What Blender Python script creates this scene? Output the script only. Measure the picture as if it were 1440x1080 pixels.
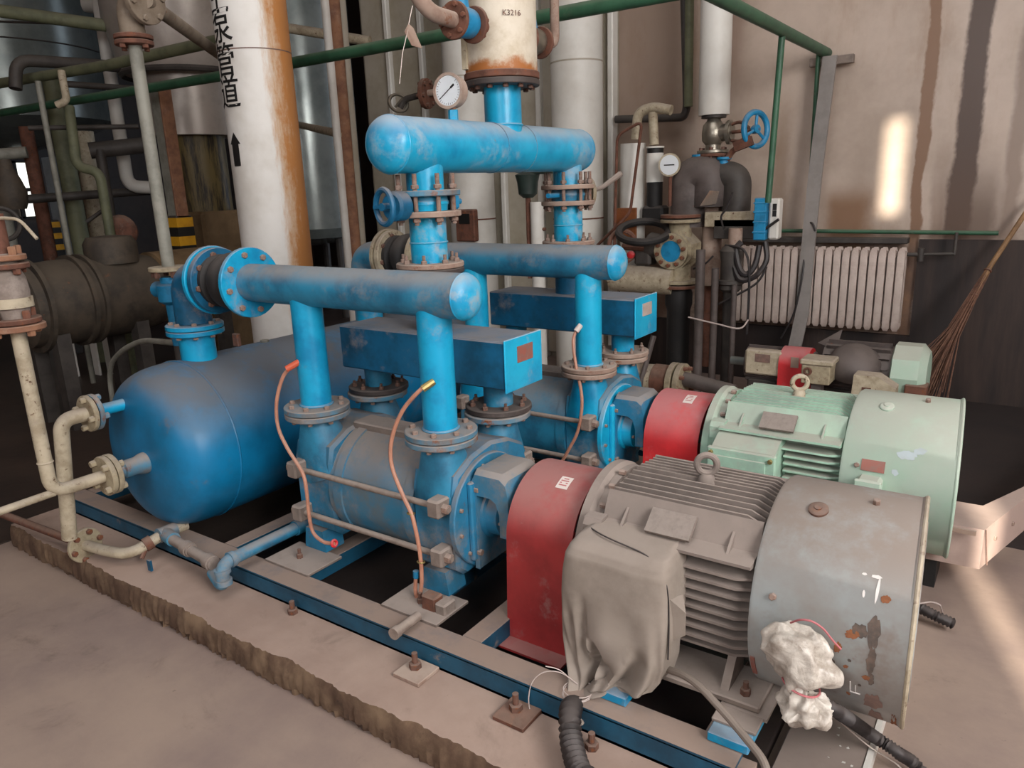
import bpy, bmesh, math, random
from mathutils import Vector, Matrix, Euler
for o in list(bpy.data.objects): bpy.data.objects.remove(o)
random.seed(7)
SC = bpy.context.scene
COL = SC.collection
# ------------------------------------------------------------------ camera
cam_data = bpy.data.cameras.new('camera'); cam_data.sensor_width = 36.0; cam_data.lens = 36.0*1050/1440
cam_data.clip_start = 0.05; cam_data.clip_end = 200
cam = bpy.data.objects.new('camera', cam_data); COL.objects.link(cam)
_r = Vector([0.822836, 0.567179, -0.035342]); _u = Vector([-0.117709, 0.230949, 0.965819]); _w = Vector([-0.555955, 0.790551, -0.256795])
cam.matrix_world = Matrix(((_r.x,_u.x,-_w.x,0),(_r.y,_u.y,-_w.y,0),(_r.z,_u.z,-_w.z,1.65),(0,0,0,1)))
SC.camera = cam
# ------------------------------------------------------------------ light
world = bpy.data.worlds.new('world'); SC.world = world; world.use_nodes = True
bg = world.node_tree.nodes['Background']; bg.inputs[0].default_value = (0.75,0.85,1.0,1); bg.inputs[1].default_value = 0.9
def light(name, kind, loc, target, energy, color, size=None, size_y=None):
    d = bpy.data.lights.new(name, kind); d.energy = energy; d.color = color
    if kind == 'AREA':
        d.shape = 'RECTANGLE'; d.size = size; d.size_y = size_y or size
    o = bpy.data.objects.new(name, d); COL.objects.link(o); o.location = loc
    o.rotation_euler = (Vector(target)-Vector(loc)).to_track_quat('-Z','Y').to_euler()
    return o
SUN_DIR = Vector((-0.29, 0.93, -0.36)).normalized()
sun = light('sun', 'SUN', (2,-8,6), Vector((2,-8,6))+SUN_DIR, 9.0, (1.0,0.90,0.74)); sun.data.angle = 0.012
light('side_window_daylight', 'AREA', (3.45,0.6,3.0), (-1.6,2.3,0.7), 335, (1.0,0.975,0.955), 3.4, 2.8)
light('front_window_daylight', 'AREA', (-0.6,-3.6,3.4), (-1.8,2.6,0.5), 84, (0.98,0.98,1.0), 4.0, 2.4)  # added fill lamp for soft front light, no window stands there
light('roof_daylight', 'AREA', (-1.0,1.2,6.2), (-1.3,2.6,0), 62, (1.0,0.99,0.98), 4.0, 3.0)  # added overhead fill below the closed ceiling, no opening above it
SC.view_settings.view_transform = 'Standard'; SC.view_settings.look = 'None'
SC.view_settings.exposure = 0.62; SC.view_settings.gamma = 1.0; SC.view_settings.use_curve_mapping = False
# ------------------------------------------------------------------ materials
def col(h, a=1.0):
    h = h.lstrip('#'); c = [int(h[i:i+2],16)/255 for i in (0,2,4)]
    return tuple((x/12.92 if x <= 0.04045 else ((x+0.055)/1.055)**2.4) for x in c)+(a,)
class G:
    def __init__(s, name):
        s.m = bpy.data.materials.new(name); s.m.use_nodes = True
        s.t = s.m.node_tree; s.n = s.t.nodes; s.l = s.t.links; s.b = s.n['Principled BSDF']
        s.tc = s.n.new('ShaderNodeTexCoord')
    def noise(s, scale, detail=4, rough=0.6, stretch=None, off=0.0, dist=0.0):
        src = s.tc.outputs['Object']
        if stretch or off:
            mp = s.n.new('ShaderNodeMapping'); mp.inputs['Scale'].default_value = stretch or (1,1,1)
            mp.inputs['Location'].default_value = (off,off*.7,off*1.3); s.l.new(src, mp.inputs[0]); src = mp.outputs[0]
        t = s.n.new('ShaderNodeTexNoise'); t.inputs['Scale'].default_value = scale
        t.inputs['Detail'].default_value = detail; t.inputs['Roughness'].default_value = rough
        t.inputs['Distortion'].default_value = dist
        s.l.new(src, t.inputs['Vector']); return t.outputs['Fac']
    def ramp(s, fac, lo, hi, a=0.0, b=1.0):
        r = s.n.new('ShaderNodeMapRange'); r.interpolation_type = 'SMOOTHSTEP'
        for i, v in zip((1,2,3,4), (lo,hi,a,b)): r.inputs[i].default_value = v
        s.l.new(fac, r.inputs[0]); return r.outputs[0]
    def math(s, op, a, b=None):
        m = s.n.new('ShaderNodeMath'); m.operation = op; m.use_clamp = True
        for i, v in enumerate((a,b)):
            if v is None: continue
            if isinstance(v,(int,float)): m.inputs[i].default_value = v
            else: s.l.new(v, m.inputs[i])
        return m.outputs[0]
    def mix(s, fac, a, b):
        m = s.n.new('ShaderNodeMix'); m.data_type = 'RGBA'
        for sock, v in ((m.inputs[0],fac),(m.inputs[6],a),(m.inputs[7],b)):
            if isinstance(v,(tuple,float,int)): sock.default_value = v
            else: s.l.new(v, sock)
        return m.outputs[2]
    def nz(s):
        g = s.n.new('ShaderNodeNewGeometry'); x = s.n.new('ShaderNodeSeparateXYZ'); s.l.new(g.outputs['Normal'], x.inputs[0]); return x.outputs[2]
    def xyz(s, i):
        x = s.n.new('ShaderNodeSeparateXYZ'); s.l.new(s.tc.outputs['Object'], x.inputs[0]); return x.outputs[i]
    def out(s, c, rough=0.5, metal=0.0, bump=None, bs=0.2, bd=0.004):
        if isinstance(c, tuple): s.b.inputs['Base Color'].default_value = c
        else: s.l.new(c, s.b.inputs['Base Color'])
        if isinstance(rough,(int,float)): s.b.inputs['Roughness'].default_value = rough
        else: s.l.new(rough, s.b.inputs['Roughness'])
        if isinstance(metal,(int,float)): s.b.inputs['Metallic'].default_value = metal
        else: s.l.new(metal, s.b.inputs['Metallic'])
        if bump is not None:
            b = s.n.new('ShaderNodeBump'); b.inputs['Strength'].default_value = bs; b.inputs['Distance'].default_value = bd
            s.l.new(bump, b.inputs['Height']); s.l.new(b.outputs[0], s.b.inputs['Normal'])
        return s.m
def paint(name, base, alt=None, dust=None, dust_amt=0.6, patch=0.0, rust=0.0, rough=0.45, scale=6.0, metal=0.0, rustcol='#7a4526', bs=0.15, spec=None, dmin=0.45):
    """old paint: two tones, rust blotches, dust that settled on faces that look up"""
    g = G(name); base = col(base)
    alt = col(alt) if alt else tuple(x*0.6 for x in base[:3])+(1,)
    n1 = g.noise(scale, 5, 0.65); c = g.mix(g.ramp(n1, 0.38, 0.68), base, alt)
    ro = rough
    if rust:
        n2 = g.noise(scale*2.3, 6, 0.7, off=3.1); f = g.ramp(n2, 0.72-rust*0.32, 0.82-rust*0.3)
        c = g.mix(f, c, col(rustcol)); ro = g.ramp(f, 0, 1, rough, 0.85)
    if dust:
        nz = g.nz(); n3 = g.noise(scale*1.4, 6, 0.7, off=7.7)
        f = g.math('MULTIPLY', g.ramp(nz, 0.05, 0.85), g.ramp(n3, 0.28, 0.55, dmin, 1.0))
        if patch: f = g.math('MAXIMUM', f, g.ramp(g.noise(scale*0.7, 6, 0.75, off=11.3), 0.62-patch*0.25, 0.72))
        f = g.math('MULTIPLY', f, dust_amt)
        c = g.mix(f, c, col(dust)); ro2 = g.ramp(f, 0, 0.8, rough, 0.9); ro = ro2 if not rust else g.math('MAXIMUM', ro, ro2)
    m = g.out(c, ro, metal, g.noise(60, 3, 0.7), bs, 0.002)
    if spec is not None: g.b.inputs['Specular IOR Level'].default_value = spec
    return m
def plain(name, c, rough=0.5, metal=0.0, emit=None):
    g = G(name); m = g.out(col(c), rough, metal)
    if emit: g.b.inputs['Emission Color'].default_value = col(c); g.b.inputs['Emission Strength'].default_value = emit
    return m
M = {}
DUST = '#9a8f88'
M['blue']      = paint('blue_paint', '#12a0cc', '#0c80ae', DUST, 0.62, 0.25, 0.08, 0.35)
M['blue_dull'] = paint('dull_blue_paint', '#2a84a8', '#205f7e', '#8c8783', 0.8, 0.5, 0.10, 0.5)
M['blue_header'] = paint('sunfaded_blue_paint', '#1aa6d0', '#0f86b4', '#a9b0b6', 0.75, 0.42, 0.10, 0.34, 4.5, rustcol='#9a7a55')
M['blue_cast'] = paint('dusty_blue_casting', '#22789f', '#2c627c', '#8d827a', 0.85, 0.55, 0.2, 0.6)
M['cast_dust'] = paint('dust_caked_blue_casting', '#2f7596', '#5d6c73', '#8f857e', 0.92, 0.7, 0.12, 0.7)
M['blue_bright']=paint('bright_blue_paint', '#1cadd6', '#1292c0', '#a9a7a6', 0.7, 0.25, 0.06, 0.33)
M['blue_tank'] = paint('tank_blue_paint', '#0b77a8', '#0b628a', '#6a6664', 0.85, 0.3, 0.02, 0.38, 3.5)
M['blue_deep'] = paint('deep_blue_paint', '#0d5f86', '#0a4763', DUST, 0.6, 0.2, 0.1, 0.5)
M['flange_dust']=paint('dusty_flange', '#3f7f9c', '#6d655f', '#958980', 0.85, 0.6, 0.5, 0.75)
M['flange_warm']=paint('pinkish_dusty_flange', '#9c8678', '#83695c', '#ae9d90', 0.8, 0.5, 0.4, 0.8)
M['flange_dark']=paint('dark_oily_flange', '#463d3a', '#2f2a29', '#6f655f', 0.6, 0.3, 0.3, 0.6)
M['bolt']      = paint('dusty_bolt', '#8a7367', '#6c5449', '#9c8f86', 0.6, 0.3, 0.5, 0.7, 30)
M['bolt_dark'] = paint('rusty_bolt', '#6a4c40', '#4a352d', '#85756b', 0.5, 0.2, 0.6, 0.7, 30)
M['rod']       = paint('dusty_rod', '#8d7e74', '#74665d', '#a3978d', 0.6, 0.3, 0.3, 0.7, 20)
M['rail']      = paint('blue_rail', '#15506b', '#0f3c52', '#917e72', 0.98, 0.10, 0.15, 0.55, dmin=0.78)
M['dusty']     = paint('grey_dusty_iron', '#85786f', '#6d625b', '#9c9088', 0.8, 0.3, 0.1, 0.85)
M['motor_dust']= paint('dust_coated_motor', '#81756e', '#6e645e', '#93877f', 0.85, 0.3, 0.05, 0.85)
M['motor_green']=paint('pale_green_motor', '#a2c6b0', '#93ab9c', '#a59c93', 0.75, 0.5, 0.12, 0.6)
M['cowl_near'] = paint('grey_worn_cowl', '#a6b0b2', '#98948f', '#8d8077', 0.95, 0.45, 0.12, 0.55, 3.0)
M['cowl_green']= paint('pale_green_cowl', '#a9c4b1', '#b4c5b6', '#aeaba1', 0.7, 0.4, 0.08, 0.55, 4.0)
M['red_near']  = paint('dusty_red_guard', '#a83535', '#8c2c2d', '#9a7671', 0.75, 0.15, 0.1, 0.5, 5)
M['red_far']   = paint('red_guard', '#cf2f33', '#b52a2e', '#ab7a7a', 0.75, 0.1, 0.0, 0.45, 5)
M['rust']      = paint('rusty_steel', '#70493a', '#54362a', '#8d7a6d', 0.5, 0.2, 0.5, 0.85, 12)
M['rust_warm'] = paint('orange_rusty_steel', '#936a50', '#785443', '#a58a78', 0.5, 0.35, 0.3, 0.85, 12)
M['cream']     = paint('cream_pipe_paint', '#b8ac95', '#9a8d76', '#a0958a', 0.6, 0.25, 0.45, 0.6, 14, rustcol='#5f4530')
M['cream_flange']=paint('cream_flange_paint', '#a69a80', '#857862', '#998e82', 0.6, 0.3, 0.4, 0.7, 18)
M['grey_pipe'] = paint('grey_pipe_paint', '#8b8a80', '#74736a', '#99948a', 0.5, 0.2, 0.1, 0.6, 9)
M['white_ins'] = paint('white_cladding', '#d8d6d0', '#c9c5bd', '#bdb5ab', 0.3, 0.0, 0.0, 0.5, 2.0)
M['green_pipe']= paint('green_pipe_paint', '#335e45', '#2a4d39', '#6c7564', 0.5, 0.1, 0.1, 0.5, 7)
M['olive']     = paint('olive_pipe_paint', '#6c6f55', '#565a45', '#7d7a69', 0.5, 0.2, 0.2, 0.6, 7)
M['dark_pipe'] = paint('dark_grimy_pipe', '#45403c', '#342f2d', '#5c5650', 0.4, 0.1, 0.1, 0.6, 7)
M['machine']   = paint('grimy_brown_machine', '#4b4136', '#332d27', '#5d5347', 0.6, 0.2, 0.3, 0.7, 6)
M['rubber']    = paint('black_rubber', '#1d1b1b', '#141313', '#5b5450', 0.5, 0.15, 0.0, 0.7, 9)
M['cable']     = paint('black_conduit', '#2c2829', '#1f1c1d', '#6a605c', 0.45, 0.2, 0.0, 0.5, 9)
M['cable_grey']= plain('grey_cable', '#7c7168', 0.7)
M['copper']    = paint('copper_tube', '#b9836b', '#a4705b', '#ad968a', 0.4, 0.2, 0.0, 0.5, 20)
M['orange']    = plain('orange_rubber', '#c75a3c', 0.5)
M['brass']     = plain('brass', '#a08e5c', 0.4, 0.7)
M['wire']      = plain('pale_wire', '#b8aaa4', 0.6)
M['red_wire']  = plain('red_string', '#b86a6e', 0.6)
M['white_wire']= plain('pale_string', '#cfc2ba', 0.6)
M['plate_red'] = paint('faded_red_plate', '#96584c', '#83635b', '#9a8880', 0.4, 0.2, 0.1, 0.6, 40)
M['plate_dust']=paint('dust_coated_plate', '#867a72', '#71665f', '#958b84', 0.5, 0.3, 0.1, 0.8, 40)
M['plate_brown']=paint('brown_plate', '#80655b', '#6d5850', '#8f8078', 0.4, 0.3, 0.1, 0.6, 40)
M['steel']     = paint('brushed_steel', '#b3aaa2', '#a0978f', None, 0, 0, 0.03, 0.38, 3, 0.35)
M['steel_dark']= paint('dark_glossy_steel', '#8b928f', '#737b79', None, 0, 0, 0.05, 0.24, 2, 0.4)
M['chrome']    = plain('valve_steel', '#9a9488', 0.35, 0.8)
M['cloth']     = paint('grey_dust_cloth', '#91867c', '#80756b', '#988c83', 0.6, 0.2, 0.0, 0.95, 5)
M['glass']     = plain('gauge_dial', '#dfe4e8', 0.25)
M['black']     = plain('black_paint', '#141313', 0.6)
M['yellow']    = paint('hazard_yellow', '#d9a11f', '#c08a1a', None, 0, 0, 0.1, 0.6, 8)
M['blackband'] = plain('hazard_black', '#1b1a18', 0.6)
M['valve_blue']= paint('valve_blue', '#1d86b6', '#176d95', '#7d8486', 0.5, 0.1, 0.1, 0.45, 12)
M['wood']      = paint('brown_panel', '#8a4f2b', '#71421f', '#8f7563', 0.3, 0.1, 0.1, 0.6, 12)
M['foil']      = plain('bright_foil', '#e9e2d8', 0.2, 0.9)
M['grey_strip']= paint('grey_tray', '#8a8480', '#7c7672', '#958e88', 0.4, 0.1, 0.05, 0.6, 5)
M['radiator']  = paint('off_white_radiator', '#c3b4ab', '#ad9b92', '#9d8f87', 0.5, 0.25, 0.05, 0.6, 8)
M['panel']     = paint('pale_wall_panel', '#aaa294', '#99917f', '#9a9288', 0.3, 0.1, 0.08, 0.6, 2.5)
M['twig']      = paint('brown_twig', '#6f4f3f', '#553c31', None, 0, 0, 0.0, 0.9, 30)
M['bamboo']    = paint('bamboo_handle', '#8c6b48', '#6f5438', None, 0, 0, 0.0, 0.6, 12)
def wall_mat():
    g = G('stained_plaster'); c = g.mix(g.ramp(g.noise(0.8,6,0.65), 0.35, 0.7), col('#b9a69b'), col('#9c887b'))
    c = g.mix(g.ramp(g.noise(1.6,7,0.7,stretch=(1.4,1,0.5),off=4), 0.52, 0.75, 0, 0.55), c, col('#8a6f5c'))
    c = g.mix(g.ramp(g.noise(2.2,6,0.75,stretch=(3.2,1,0.12),off=9), 0.60, 0.78, 0, 0.7), c, col('#5d4a41'))
    return g.out(c, 0.42, 0, g.noise(14,4), 0.2, 0.006)
M['wall'] = wall_mat()
def lower_wall_mat():
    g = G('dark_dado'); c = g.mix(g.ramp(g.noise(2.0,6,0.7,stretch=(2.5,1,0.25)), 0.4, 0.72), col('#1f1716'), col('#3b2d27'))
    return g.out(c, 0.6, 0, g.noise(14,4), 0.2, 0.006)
M['dado'] = lower_wall_mat()
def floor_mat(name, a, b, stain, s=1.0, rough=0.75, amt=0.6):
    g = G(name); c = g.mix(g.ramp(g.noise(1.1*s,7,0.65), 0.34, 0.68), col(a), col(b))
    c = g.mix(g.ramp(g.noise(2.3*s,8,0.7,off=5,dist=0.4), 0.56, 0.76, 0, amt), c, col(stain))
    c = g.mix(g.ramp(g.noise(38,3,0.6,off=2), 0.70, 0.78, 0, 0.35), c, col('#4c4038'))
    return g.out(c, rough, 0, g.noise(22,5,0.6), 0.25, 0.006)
M['floor']  = floor_mat('dusty_concrete', '#9b887b', '#81706a', '#62534b', 1.0, 0.75, 0.85)
M['plinth'] = floor_mat('plinth_concrete', '#a79184', '#957f73', '#75645a', 1.7)
M['plinth_side'] = floor_mat('rough_plinth_edge', '#543f31', '#7a644f', '#382a21', 7.0, 0.95, 0.9)
M['oily']   = floor_mat('oily_concrete', '#3a302b', '#29211f', '#1b1615', 1.5, 0.6)
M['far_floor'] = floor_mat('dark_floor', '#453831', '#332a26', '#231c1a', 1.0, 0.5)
M['plate_floor']=floor_mat('steel_floor_plate', '#8e8078', '#7d7069', '#665a53', 2.0, 0.55)
M['dark_mat'] = floor_mat('dark_mat', '#2f2624', '#272020', '#1f1919', 2.0, 0.8)  # near-black tone that stands in for deep shade on the floor
def column_mat():
    g = G('white_column_with_rust'); c = g.mix(g.ramp(g.noise(3,5,0.6), 0.4, 0.7), col('#dedbd6'), col('#cdc8c0'))
    # rust runs down the +x flank of the column
    x = g.xyz(0); y = g.xyz(1)
    def lin(a, k, b=None):
        m = g.n.new('ShaderNodeMath'); m.operation = 'MULTIPLY_ADD'; g.l.new(a, m.inputs[0]); m.inputs[1].default_value = k
        if b is None: m.inputs[2].default_value = 0.0
        else: g.l.new(b, m.inputs[2])
        return m.outputs[0]
    side = lin(x, 2.46, lin(y, 1.71, lin(g.noise(9,7,0.75,stretch=(1,1,0.22)), 0.7)))
    c = g.mix(g.ramp(side, 0.60, 0.78, 0, 0.8), c, col('#c39a70')); c = g.mix(g.ramp(g.math('ADD', side, g.math('MULTIPLY', g.noise(30,4,0.7),0.2)), 0.84, 0.98, 0, 0.9), c, col('#b8783a'))
    return g.out(c, 0.5, 0, g.noise(40,3), 0.12, 0.003)
M['column'] = column_mat()
def vessel_mat():
    g = G('cream_vessel_with_rust'); n = g.noise(7,6,0.7); c = g.mix(g.ramp(n, 0.4, 0.7), col('#d3c9b8'), col('#bcae97'))
    z = g.xyz(2)
    low = g.math('ADD', g.ramp(z, 0.0, 0.16, 0.62, 0.0), g.math('MULTIPLY', g.noise(11,6,0.7,off=3), 0.6))
    c = g.mix(g.ramp(low, 0.62, 0.82), c, col('#a0622f'))
    c = g.mix(g.ramp(g.noise(4,6,0.7,off=8,stretch=(1,1,0.5)), 0.6, 0.7, 0, 0.8), c, col('#a97440'))
    return g.out(c, 0.6, 0, g.noise(40,3), 0.15, 0.003)
M['vessel'] = vessel_mat()
def plastic_mat():
    g = G('crumpled_plastic'); c = g.mix(g.ramp(g.noise(14,6,0.7), 0.40, 0.66), col('#cfc8be'), col('#9a8f84'))
    return g.out(c, 0.3, 0, g.noise(45,4,0.6,dist=0.8), 0.5, 0.006)
M['plastic'] = plastic_mat()
def oldstain_mat():
    g = G('stained_column'); c = g.mix(g.ramp(g.noise(5,6,0.7,stretch=(2,2,0.25)), 0.42, 0.58), col('#6f6038'), col('#251d15'))
    return g.out(c, 0.45, 0)
M['stained'] = oldstain_mat()
M['base_block'] = floor_mat('brown_base_block', '#866e50', '#6b563c', '#4a3a2a', 2.0, 0.8)
# ------------------------------------------------------------------ mesh helpers
def perp(d):
    d = Vector(d).normalized(); a = Vector((0,0,1)) if abs(d.z) < 0.9 else Vector((1,0,0))
    u = d.cross(a).normalized(); return d, u, d.cross(u).normalized()
class MB:
    def __init__(s): s.v = []; s.f = []
    def add(s, vs, fs):
        k = len(s.v); s.v += [tuple(x) for x in vs]; s.f += [tuple(i+k for i in f) for f in fs]; return s
    def hull(s, pts):
        bm = bmesh.new()
        for p in pts: bm.verts.new(p)
        bmesh.ops.convex_hull(bm, input=bm.verts[:])
        for x in [x for x in bm.verts if not x.link_faces]: bm.verts.remove(x)
        bmesh.ops.dissolve_limit(bm, angle_limit=0.01, verts=bm.verts[:], edges=bm.edges[:])
        bm.verts.index_update(); s.add([x.co[:] for x in bm.verts], [[x.index for x in f.verts] for f in bm.faces]); bm.free(); return s
    def box(s, x0, x1, y0, y1, z0, z1, b=0.0):
        if b <= 0:
            return s.add([(x,y,z) for x in (x0,x1) for y in (y0,y1) for z in (z0,z1)], [(0,1,3,2),(4,6,7,5),(0,4,5,1),(2,3,7,6),(0,2,6,4),(1,5,7,3)])
        pts = []
        for x, xi in ((x0,x0+b),(x1,x1-b)):
            for y, yi in ((y0,y0+b),(y1,y1-b)):
                for z, zi in ((z0,z0+b),(z1,z1-b)): pts += [(x,yi,zi),(xi,y,zi),(xi,yi,z)]
        return s.hull(pts)
    def obox(s, c, ax, hx, hy, hz):
        """box with centre c, axes from matrix columns ax"""
        c = Vector(c); X, Y, Z = ax
        vs = [c+X*(a*hx)+Y*(b*hy)+Z*(d*hz) for a in (-1,1) for b in (-1,1) for d in (-1,1)]
        return s.add(vs, [(0,1,3,2),(4,6,7,5),(0,4,5,1),(2,3,7,6),(0,2,6,4),(1,5,7,3)])
    def lathe(s, p, d, prof, n=32, a0=0.0, a1=math.tau):
        """prof: (t along d, radius)"""
        p = Vector(p); d, u, v = perp(d); full = abs(a1-a0-math.tau) < 1e-6
        k = n if full else n+1; vs = []; fs = []
        for t, r in prof:
            for i in range(k):
                a = a0+(a1-a0)*i/n; vs.append(p+d*t+(u*math.cos(a)+v*math.sin(a))*max(r,1e-5))
        for j in range(len(prof)-1):
            for i in range(n):
                i2 = (i+1) % k; fs.append((j*k+i, j*k+i2, (j+1)*k+i2, (j+1)*k+i))
        if full:
            fs.append(tuple(range(k-1,-1,-1))); fs.append(tuple((len(prof)-1)*k+i for i in range(k)))
        return s.add(vs, fs)
    def cyl(s, a, b, r, n=24, r2=None, c=0.0):
        a = Vector(a); b = Vector(b); L = (b-a).length; r2 = r if r2 is None else r2
        pr = [(0,r),(L,r2)] if c <= 0 else [(0,r-c),(c,r),(L-c,r2),(L,r2-c)]
        return s.lathe(a, b-a, pr, n)
    def ring(s, a, b, ro, ri, n=32):
        a = Vector(a); b = Vector(b); L = (b-a).length; d, u, v = perp(b-a); vs = []; fs = []
        for t, r in ((0,ro),(L,ro),(L,ri),(0,ri)):
            for i in range(n):
                q = math.tau*i/n; vs.append(a+d*t+(u*math.cos(q)+v*math.sin(q))*r)
        for j in range(4):
            for i in range(n): fs.append((j*n+i, j*n+(i+1)%n, ((j+1)%4)*n+(i+1)%n, ((j+1)%4)*n+i))
        return s.add(vs, fs)
    def tube(s, pts, r, n=12, bend=0.0, seg=6, rs=None):
        pts = [Vector(p) for p in pts]
        if bend > 0 and len(pts) > 2:
            q = [pts[0]]
            for i in range(1, len(pts)-1):
                A = (pts[i-1]-pts[i]); B = (pts[i+1]-pts[i]); k = min(bend, A.length*0.49, B.length*0.49)
                a = pts[i]+A.normalized()*k; b = pts[i]+B.normalized()*k
                for j in range(seg+1):
                    t = j/seg; q.append(a*(1-t)**2+pts[i]*2*t*(1-t)+b*t*t)
            q.append(pts[-1]); pts = q
        vs = []; fs = []; d0 = None; m = len(pts)
        for i in range(m):
            d = (pts[min(i+1,m-1)]-pts[max(i-1,0)]).normalized()
            if d0 is None: _, u, v = perp(d)
            else:
                u = (u-d*u.dot(d)).normalized(); v = d.cross(u)
            d0 = d; rr = rs[i] if rs else r
            for k in range(n):
                a = math.tau*k/n; vs.append(pts[i]+(u*math.cos(a)+v*math.sin(a))*rr)
        for i in range(m-1):
            for k in range(n): fs.append((i*n+k, i*n+(k+1)%n, (i+1)*n+(k+1)%n, (i+1)*n+k))
        fs.append(tuple(range(n-1,-1,-1))); fs.append(tuple((m-1)*n+k for k in range(n)))
        return s.add(vs, fs)
    def torus(s, c, d, R, r, n=28, m=10):
        c = Vector(c); d, u, v = perp(d); vs = []; fs = []
        for i in range(n):
            a = math.tau*i/n; e = u*math.cos(a)+v*math.sin(a)
            for j in range(m):
                b = math.tau*j/m; vs.append(c+e*(R+r*math.cos(b))+d*(r*math.sin(b)))
        for i in range(n):
            for j in range(m): fs.append((i*m+j, ((i+1)%n)*m+j, ((i+1)%n)*m+(j+1)%m, i*m+(j+1)%m))
        return s.add(vs, fs)
    def prism(s, poly, axis, a, b):
        """polygon in the plane across axis (0,1,2), extruded from a to b"""
        def P(p, t):
            q = list(p); q.insert(axis, t); return q
        n = len(poly); vs = [P(p,a) for p in poly]+[P(p,b) for p in poly]
        return s.add(vs, [tuple(range(n-1,-1,-1)), tuple(range(n,2*n))]+[(i,(i+1)%n,n+(i+1)%n,n+i) for i in range(n)])
    def dome(s, p, d, R, h, n=32, k=7):
        return s.lathe(p, d, [(h*math.sin(math.pi/2*i/k), R*math.cos(math.pi/2*i/k)) for i in range(k+1)], n)
ORG = {}
def link(name, me, parent=None):
    o = bpy.data.objects.new(name, me); COL.objects.link(o)
    if parent is not None: o.parent = parent
    return o
def origin(o):
    v = Vector((0,0,0))
    while o is not None: v = v+o.location; o = o.parent
    return v
def tag(o, label=None, cat=None, group=None, kind=None):
    for k, v in (('label',label),('category',cat),('group',group),('kind',kind)):
        if v: o[k] = v
    return o
def mesh(name, mb, mat, sharp=35):
    me = bpy.data.meshes.new(name); me.from_pydata(mb.v, [], mb.f)
    bm = bmesh.new(); bm.from_mesh(me); bmesh.ops.recalc_face_normals(bm, faces=bm.faces[:]); bm.to_mesh(me); bm.free()
    me.polygons.foreach_set('use_smooth', [True]*len(me.polygons)); me.set_sharp_from_angle(angle=math.radians(sharp))
    if mat: me.materials.append(M[mat] if isinstance(mat,str) else mat)
    me.update(); return me
def part(name, mb, mat, parent, label=None, kind=None, sharp=35):
    """mb holds world coordinates; parent has no rotation"""
    og = origin(parent); q = MB(); q.f = mb.f; q.v = [(x-og.x,y-og.y,z-og.z) for x, y, z in mb.v]
    return tag(link(name, mesh(name, q, mat, sharp), parent), label, kind=kind)
def single(name, mb, mat, loc, label, cat, group=None, kind=None, sharp=35):
    """a thing that is one mesh"""
    q = MB(); q.f = mb.f; q.v = [(x-loc[0],y-loc[1],z-loc[2]) for x, y, z in mb.v]
    o = link(name, mesh(name, q, mat, sharp)); o.location = loc; return tag(o, label, cat, group, kind)
def thing(name, loc, label, cat, group=None):
    o = bpy.data.objects.new(name, None); COL.objects.link(o); o.location = loc; o.empty_display_size = 0.1
    return tag(o, label, cat, group)
def structure(name, mb, mat, label=None):
    o = link(name, mesh(name, mb, mat)); o['kind'] = 'structure'
    if label: o['label'] = label
    return o
_bolts = {}
def bolt(parent, p, d, r=0.009, h=0.012, mat='bolt', name='bolt', shank=0.0):
    k = (r,h,mat,shank)
    if k not in _bolts:
        m = MB(); m.lathe((0,0,0),(0,0,1),[(0,r),(h*0.85,r),(h,r*0.8)],6)
        if shank: m.cyl((0,0,h),(0,0,h+shank),r*0.55,8)
        _bolts[k] = mesh('bolt', m, mat)
    o = link(name, _bolts[k], parent); o.location = Vector(p)-origin(parent)
    o.rotation_euler = Vector(d).to_track_quat('Z','Y').to_euler(); return o
def bolts(parent, c, d, R, n, r=0.009, h=0.012, mat='bolt', a0=0.2, shank=0.0):
    c = Vector(c); dd, u, v = perp(d)
    for i in range(n):
        a = a0+math.tau*i/n; bolt(parent, c+(u*math.cos(a)+v*math.sin(a))*R, d, r, h, mat, shank=shank)
def flange(parent, c, d, R, t, mat, n=8, side='both', br=0.009, bh=0.012, bmat='bolt', hole=None, name='flange', a0=0.2, label=None, shank=0.0):
    """disc starting at c and going t along d, with bolt heads on its faces"""
    c = Vector(c); d = Vector(d).normalized(); ch = min(0.003, t*0.2)
    f = part(name, MB().lathe(c, d, [(0,R-ch),(ch,R),(t-ch,R),(t,R-ch)], 36), mat, parent, label)
    if n and side in ('+','both'): bolts(f, c+d*t, d, R*0.80, n, br, bh, bmat, a0, shank)
    if n and side in ('-','both'): bolts(f, c, -d, R*0.80, n, br, bh, bmat, -a0, shank)
    return f
def text_mesh(name, body, size, extrude=0.0, font=None):
    cu = bpy.data.curves.new(name, 'FONT'); cu.body = body; cu.size = size; cu.extrude = extrude; cu.offset = 0.007*size; cu.align_x = 'CENTER'; cu.align_y = 'CENTER'
    ob = bpy.data.objects.new(name, cu); COL.objects.link(ob)
    dg = bpy.context.evaluated_depsgraph_get(); dg.update()
    me = bpy.data.meshes.new_from_object(ob.evaluated_get(dg)); bpy.data.objects.remove(ob); me.name = name; return me
def text_part(name, body, size, mat, parent, origin_w, X, Y, label=None):
    me = text_mesh(name, body, size); X = Vector(X); Y = Vector(Y); og = origin(parent); ow = Vector(origin_w)
    for v in me.vertices: v.co = ow+X*v.co.x+Y*v.co.y-og
    me.materials.clear(); me.materials.append(M[mat]); return tag(link(name, me, parent), label)
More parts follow.
